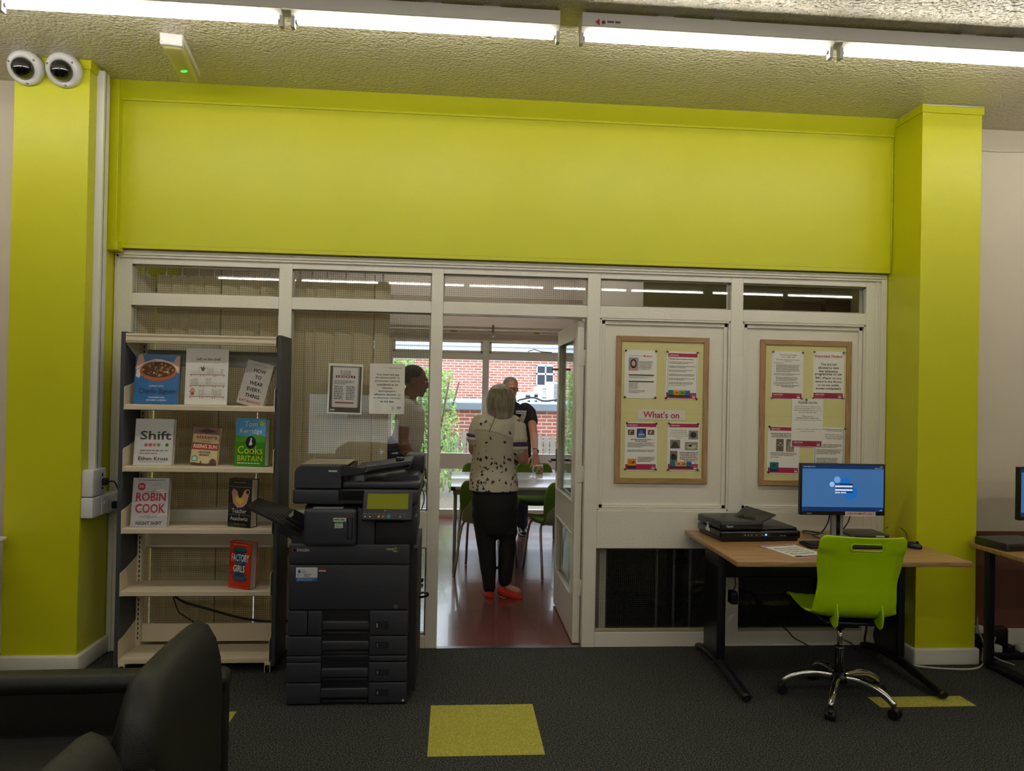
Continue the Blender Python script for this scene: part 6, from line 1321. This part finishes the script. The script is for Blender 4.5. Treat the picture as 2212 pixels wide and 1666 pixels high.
m.tube([MH_ @ Vector((-.008, -.1, .006)), MH_ @ Vector((.008, -.1, .006))], .0024, GL, 6); BLD(m, 'glasses', t)
for e in (-1, 1): m = MB().ball((e * .032, -.079, .004), (.012, .010, .008), flat('d8d0c8'), 10, MH_).ball((e * .032, -.088, .004), (.005, .004, .005), flat('2a2018'), 8, MH_); BLD(m, 'eye', t)
m = MB().ball((0, -.099, -.062), (.022, .005, .005), mat('lips', '#8f5548', .5), 10, MH_); BLD(m, 'mouth', t)
m = MB().lathe([(.031, -.012), (.033, 0), (.031, .012)], BLACK, 20, Matrix.Translation(wr.lerp(el, .12)) @ (wr - el).to_track_quat('Z', 'Y').to_matrix().to_4x4()); c = wr.lerp(el, .12) + Vector((.02, -.024, 0)); m.rbox(c - Vector((.016, .007, .018)), c + Vector((.016, .007, .018)), .004, BLACKG); BLD(m, 'wristwatch', t)

# ---------------------------------------------------------------- person in profile behind the wired glass
YP = 1.4
def Wp(px, py, dy=0.): p = AY(px, py, YP); return Vector((p.x, p.y + dy, p.z))
base = Vector((-.36, YP, -.004)); t = thing('person', 'short-haired person in a white polo shirt seen in profile through the wired glass, facing right', 'person', base)
hc = Wp(896, 823); m = MB(); MP = headm(m, hc, PI / 2 + .1, SK3, 1.06, .12)
m.limb([Wp(880, 868), Wp(888, 846)], [(.058, .062), (.052, .056)], SK3); m.limb([Wp(868, 985), Wp(882, 920), Wp(880, 872)], [(.1, .14), (.105, .16), (.07, .1)], SK3, up=(0, 1, 0))
el = Wp(874, 955, -.2); wr = Wp(903, 1003, -.24); m.limb([Wp(880, 885, -.16), Wp(874, 920, -.19), el], [.055, .052, .045], SK3); m.limb([el, el.lerp(wr, .45), wr], [.046, .042, .03], SK3)
hand(m, wr, (.5, .0, -.85), (-.8, 0, -.4), 1, SK3, .35, 1.05)
el2 = Wp(884, 950, .2); wr2 = Wp(905, 1000, .16); m.limb([Wp(882, 885, .16), el2], [.052, .044], SK3); m.limb([el2, wr2], [.044, .03], SK3); hand(m, wr2, (.5, 0, -.85), (-.8, 0, -.4), -1, SK3, .35)
aN = Vector((-.47, YP - .1, .08)); aF = Vector((-.40, YP + .12, .08))
for hp, an in ((Wp(858, 1000, -.1), aN), (Wp(860, 1000, .1), aF)): m.limb([hp, hp.lerp(an, .5) + Vector((.04, 0, 0)), an], [.09, .06, .038], SK3)
BLD(m, 'body', t, remesh=.008, smoothit=2)
PO = mat('white_polo_cloth', '#cfc9c6', .8, bump=(150, .2)); m = MB()
m.limb([Wp(866, 985), Wp(878, 955), Wp(887, 920), Wp(887, 890), Wp(880, 868)], [(.135, .15), (.125, .155), (.115, .175), (.11, .17), (.065, .085)], PO, up=(0, 1, 0), n=24)
m.limb([Wp(880, 880, -.14), Wp(877, 893, -.17), Wp(875, 908, -.185)], [.075, .074, .070], PO); m.limb([Wp(882, 880, .14), Wp(880, 905, .18)], [.075, .068], PO)
o = BLD(m, 'polo_shirt', t, remesh=.009, smoothit=3)
m = MB().tube([Wp(868, 868, -.04), Wp(877, 866, -.085), Wp(890, 874, -.06)], .010, PO, 8).tube([Wp(868, 870, -.05), Wp(877, 869, -.095), Wp(890, 877, -.07)], .004, flat('3a3a48'), 6); BLD(m, 'collar', o)
m = MB(); NV_ = mat('navy_trousers', '#1c2233', .85, bump=(200, .2)); m.limb([Wp(862, 975), Wp(855, 1000)], [(.14, .17), (.15, .18)], NV_, up=(0, 1, 0), n=20)
for hp, an in ((Wp(857, 1000, -.09), aN), (Wp(859, 1000, .09), aF)): m.limb([hp, hp.lerp(an, .5) + Vector((.04, 0, 0)), an], [.11, .085, .065], NV_)
BLD(m, 'trousers', t, remesh=.009, smoothit=2)
for f in (aN, aF): m = MB().limb([f + Vector((-.05, 0, -.045)), f + Vector((.06, 0, -.05)), f + Vector((.17, 0, -.06))], [(.04, .036), (.044, .032), (.04, .02)], BLACK, up=(0, 0, 1)); BLD(m, 'shoe', t, remesh=.008, smoothit=1)
m = MB(); BH = mat('short_black_hair', '#15100e', .8, bump=(150, .8)); m.ball((0, .018, .038), (.0765, .092, .082), BH, 20, MP); m.ball((0, .045, .012), (.0735, .062, .05), BH, 16, MP); BLD(m, 'hair', t, remesh=.007)
for e in (-1, 1): m = MB().ball((e * .032, -.079, .004), (.012, .010, .007), flat('d8d0c8'), 10, MP).ball((e * .032, -.088, .004), (.005, .004, .005), flat('1a1210'), 8, MP); BLD(m, 'eye', t)

# ---------------------------------------------------------------- street mirrored in the glass: two seated people before a white wall
sbox('floor_street', (-45, -60, -.14), (20, -10.1, -.12), mat('pale_paving', '#a8a39a', .9, bump=(8, .3)))
sbox('wall_street', (-45, -39.2, -.14), (20, -39, 6), mat('white_render', '#cfcdc8', .8, bump=(20, .2)), 'white rendered wall across the street')
for k, px in enumerate((815, 848)):
    p = AY(px, 925, 37.); x = p.x; base = Vector((x, -37, -.12)); t = thing('person', ('person in a dark top and red shorts sitting across the street, mirrored in the glass', 'person in dark clothes sitting across the street, mirrored in the glass')[k], 'person', base)
    m = MB(); B_ = lambda a, b, c: base + Vector((a, b, c)); headm(m, B_(0, .0, 1.22), PI, SK2)
    m.limb([B_(0, 0, .5), B_(0, .04, .8), B_(0, 0, 1.08)], [(.15, .11), (.16, .11), (.08, .07)], SK2, up=(0, 1, 0))
    for e in (-1, 1):
        m.limb([B_(e * .18, 0, 1.0), B_(e * .25, .1, .75), B_(e * .12, .3, .62)], [.05, .045, .03], SK2); hand(m, B_(e * .12, .3, .62), (-e * .6, .6, 0), (0, 0, -1), e, SK2)
        m.limb([B_(e * .1, .05, .48), B_(e * .2, .45, .5), B_(e * .22, .42, .08)], [.085, .06, .04], SK2); m.limb([B_(e * .22, .4, .05), B_(e * .24, .58, .03)], [.04, .03], SK2)
    BLD(m, 'body', t, remesh=.014, smoothit=1)
    m = MB().limb([B_(0, 0, .48), B_(0, .04, .8), B_(0, 0, 1.06)], [(.19, .14), (.2, .14), (.1, .09)], flat(('3b4034', '2a2a34')[k]), up=(0, 1, 0)); 
    for e in (-1, 1): m.limb([B_(e * .17, 0, 1.0), B_(e * .24, .08, .8)], [.07, .065], flat(('3b4034', '2a2a34')[k]))
    BLD(m, 'top', t, remesh=.014)
    m = MB()
    for e in (-1, 1): m.limb([B_(e * .08, .0, .48), B_(e * .19, .4, .5)] + ([B_(e * .22, .42, .12)] if k else []), [.11, .09] + ([.07] if k else []), flat(('a03028', '23232c')[k]))
    BLD(m, 'shorts' if k == 0 else 'trousers', t, remesh=.014)
    m = MB().ball(B_(0, -.02, 1.26), (.085, .1, .09), BH, 14); BLD(m, 'hair', t)
t = thing('street_bench', 'low concrete bench under the two seated people across the street', 'bench', (-13.0, -37.1, -.12)); p = AY(830, 925, 37.); t.location.x = p.x
MB().rbox((-2, -.25, 0), (2, .22, .38), .02, mat('concrete', '#8f8b84', .9, bump=(30, .3))).build('seat', t)
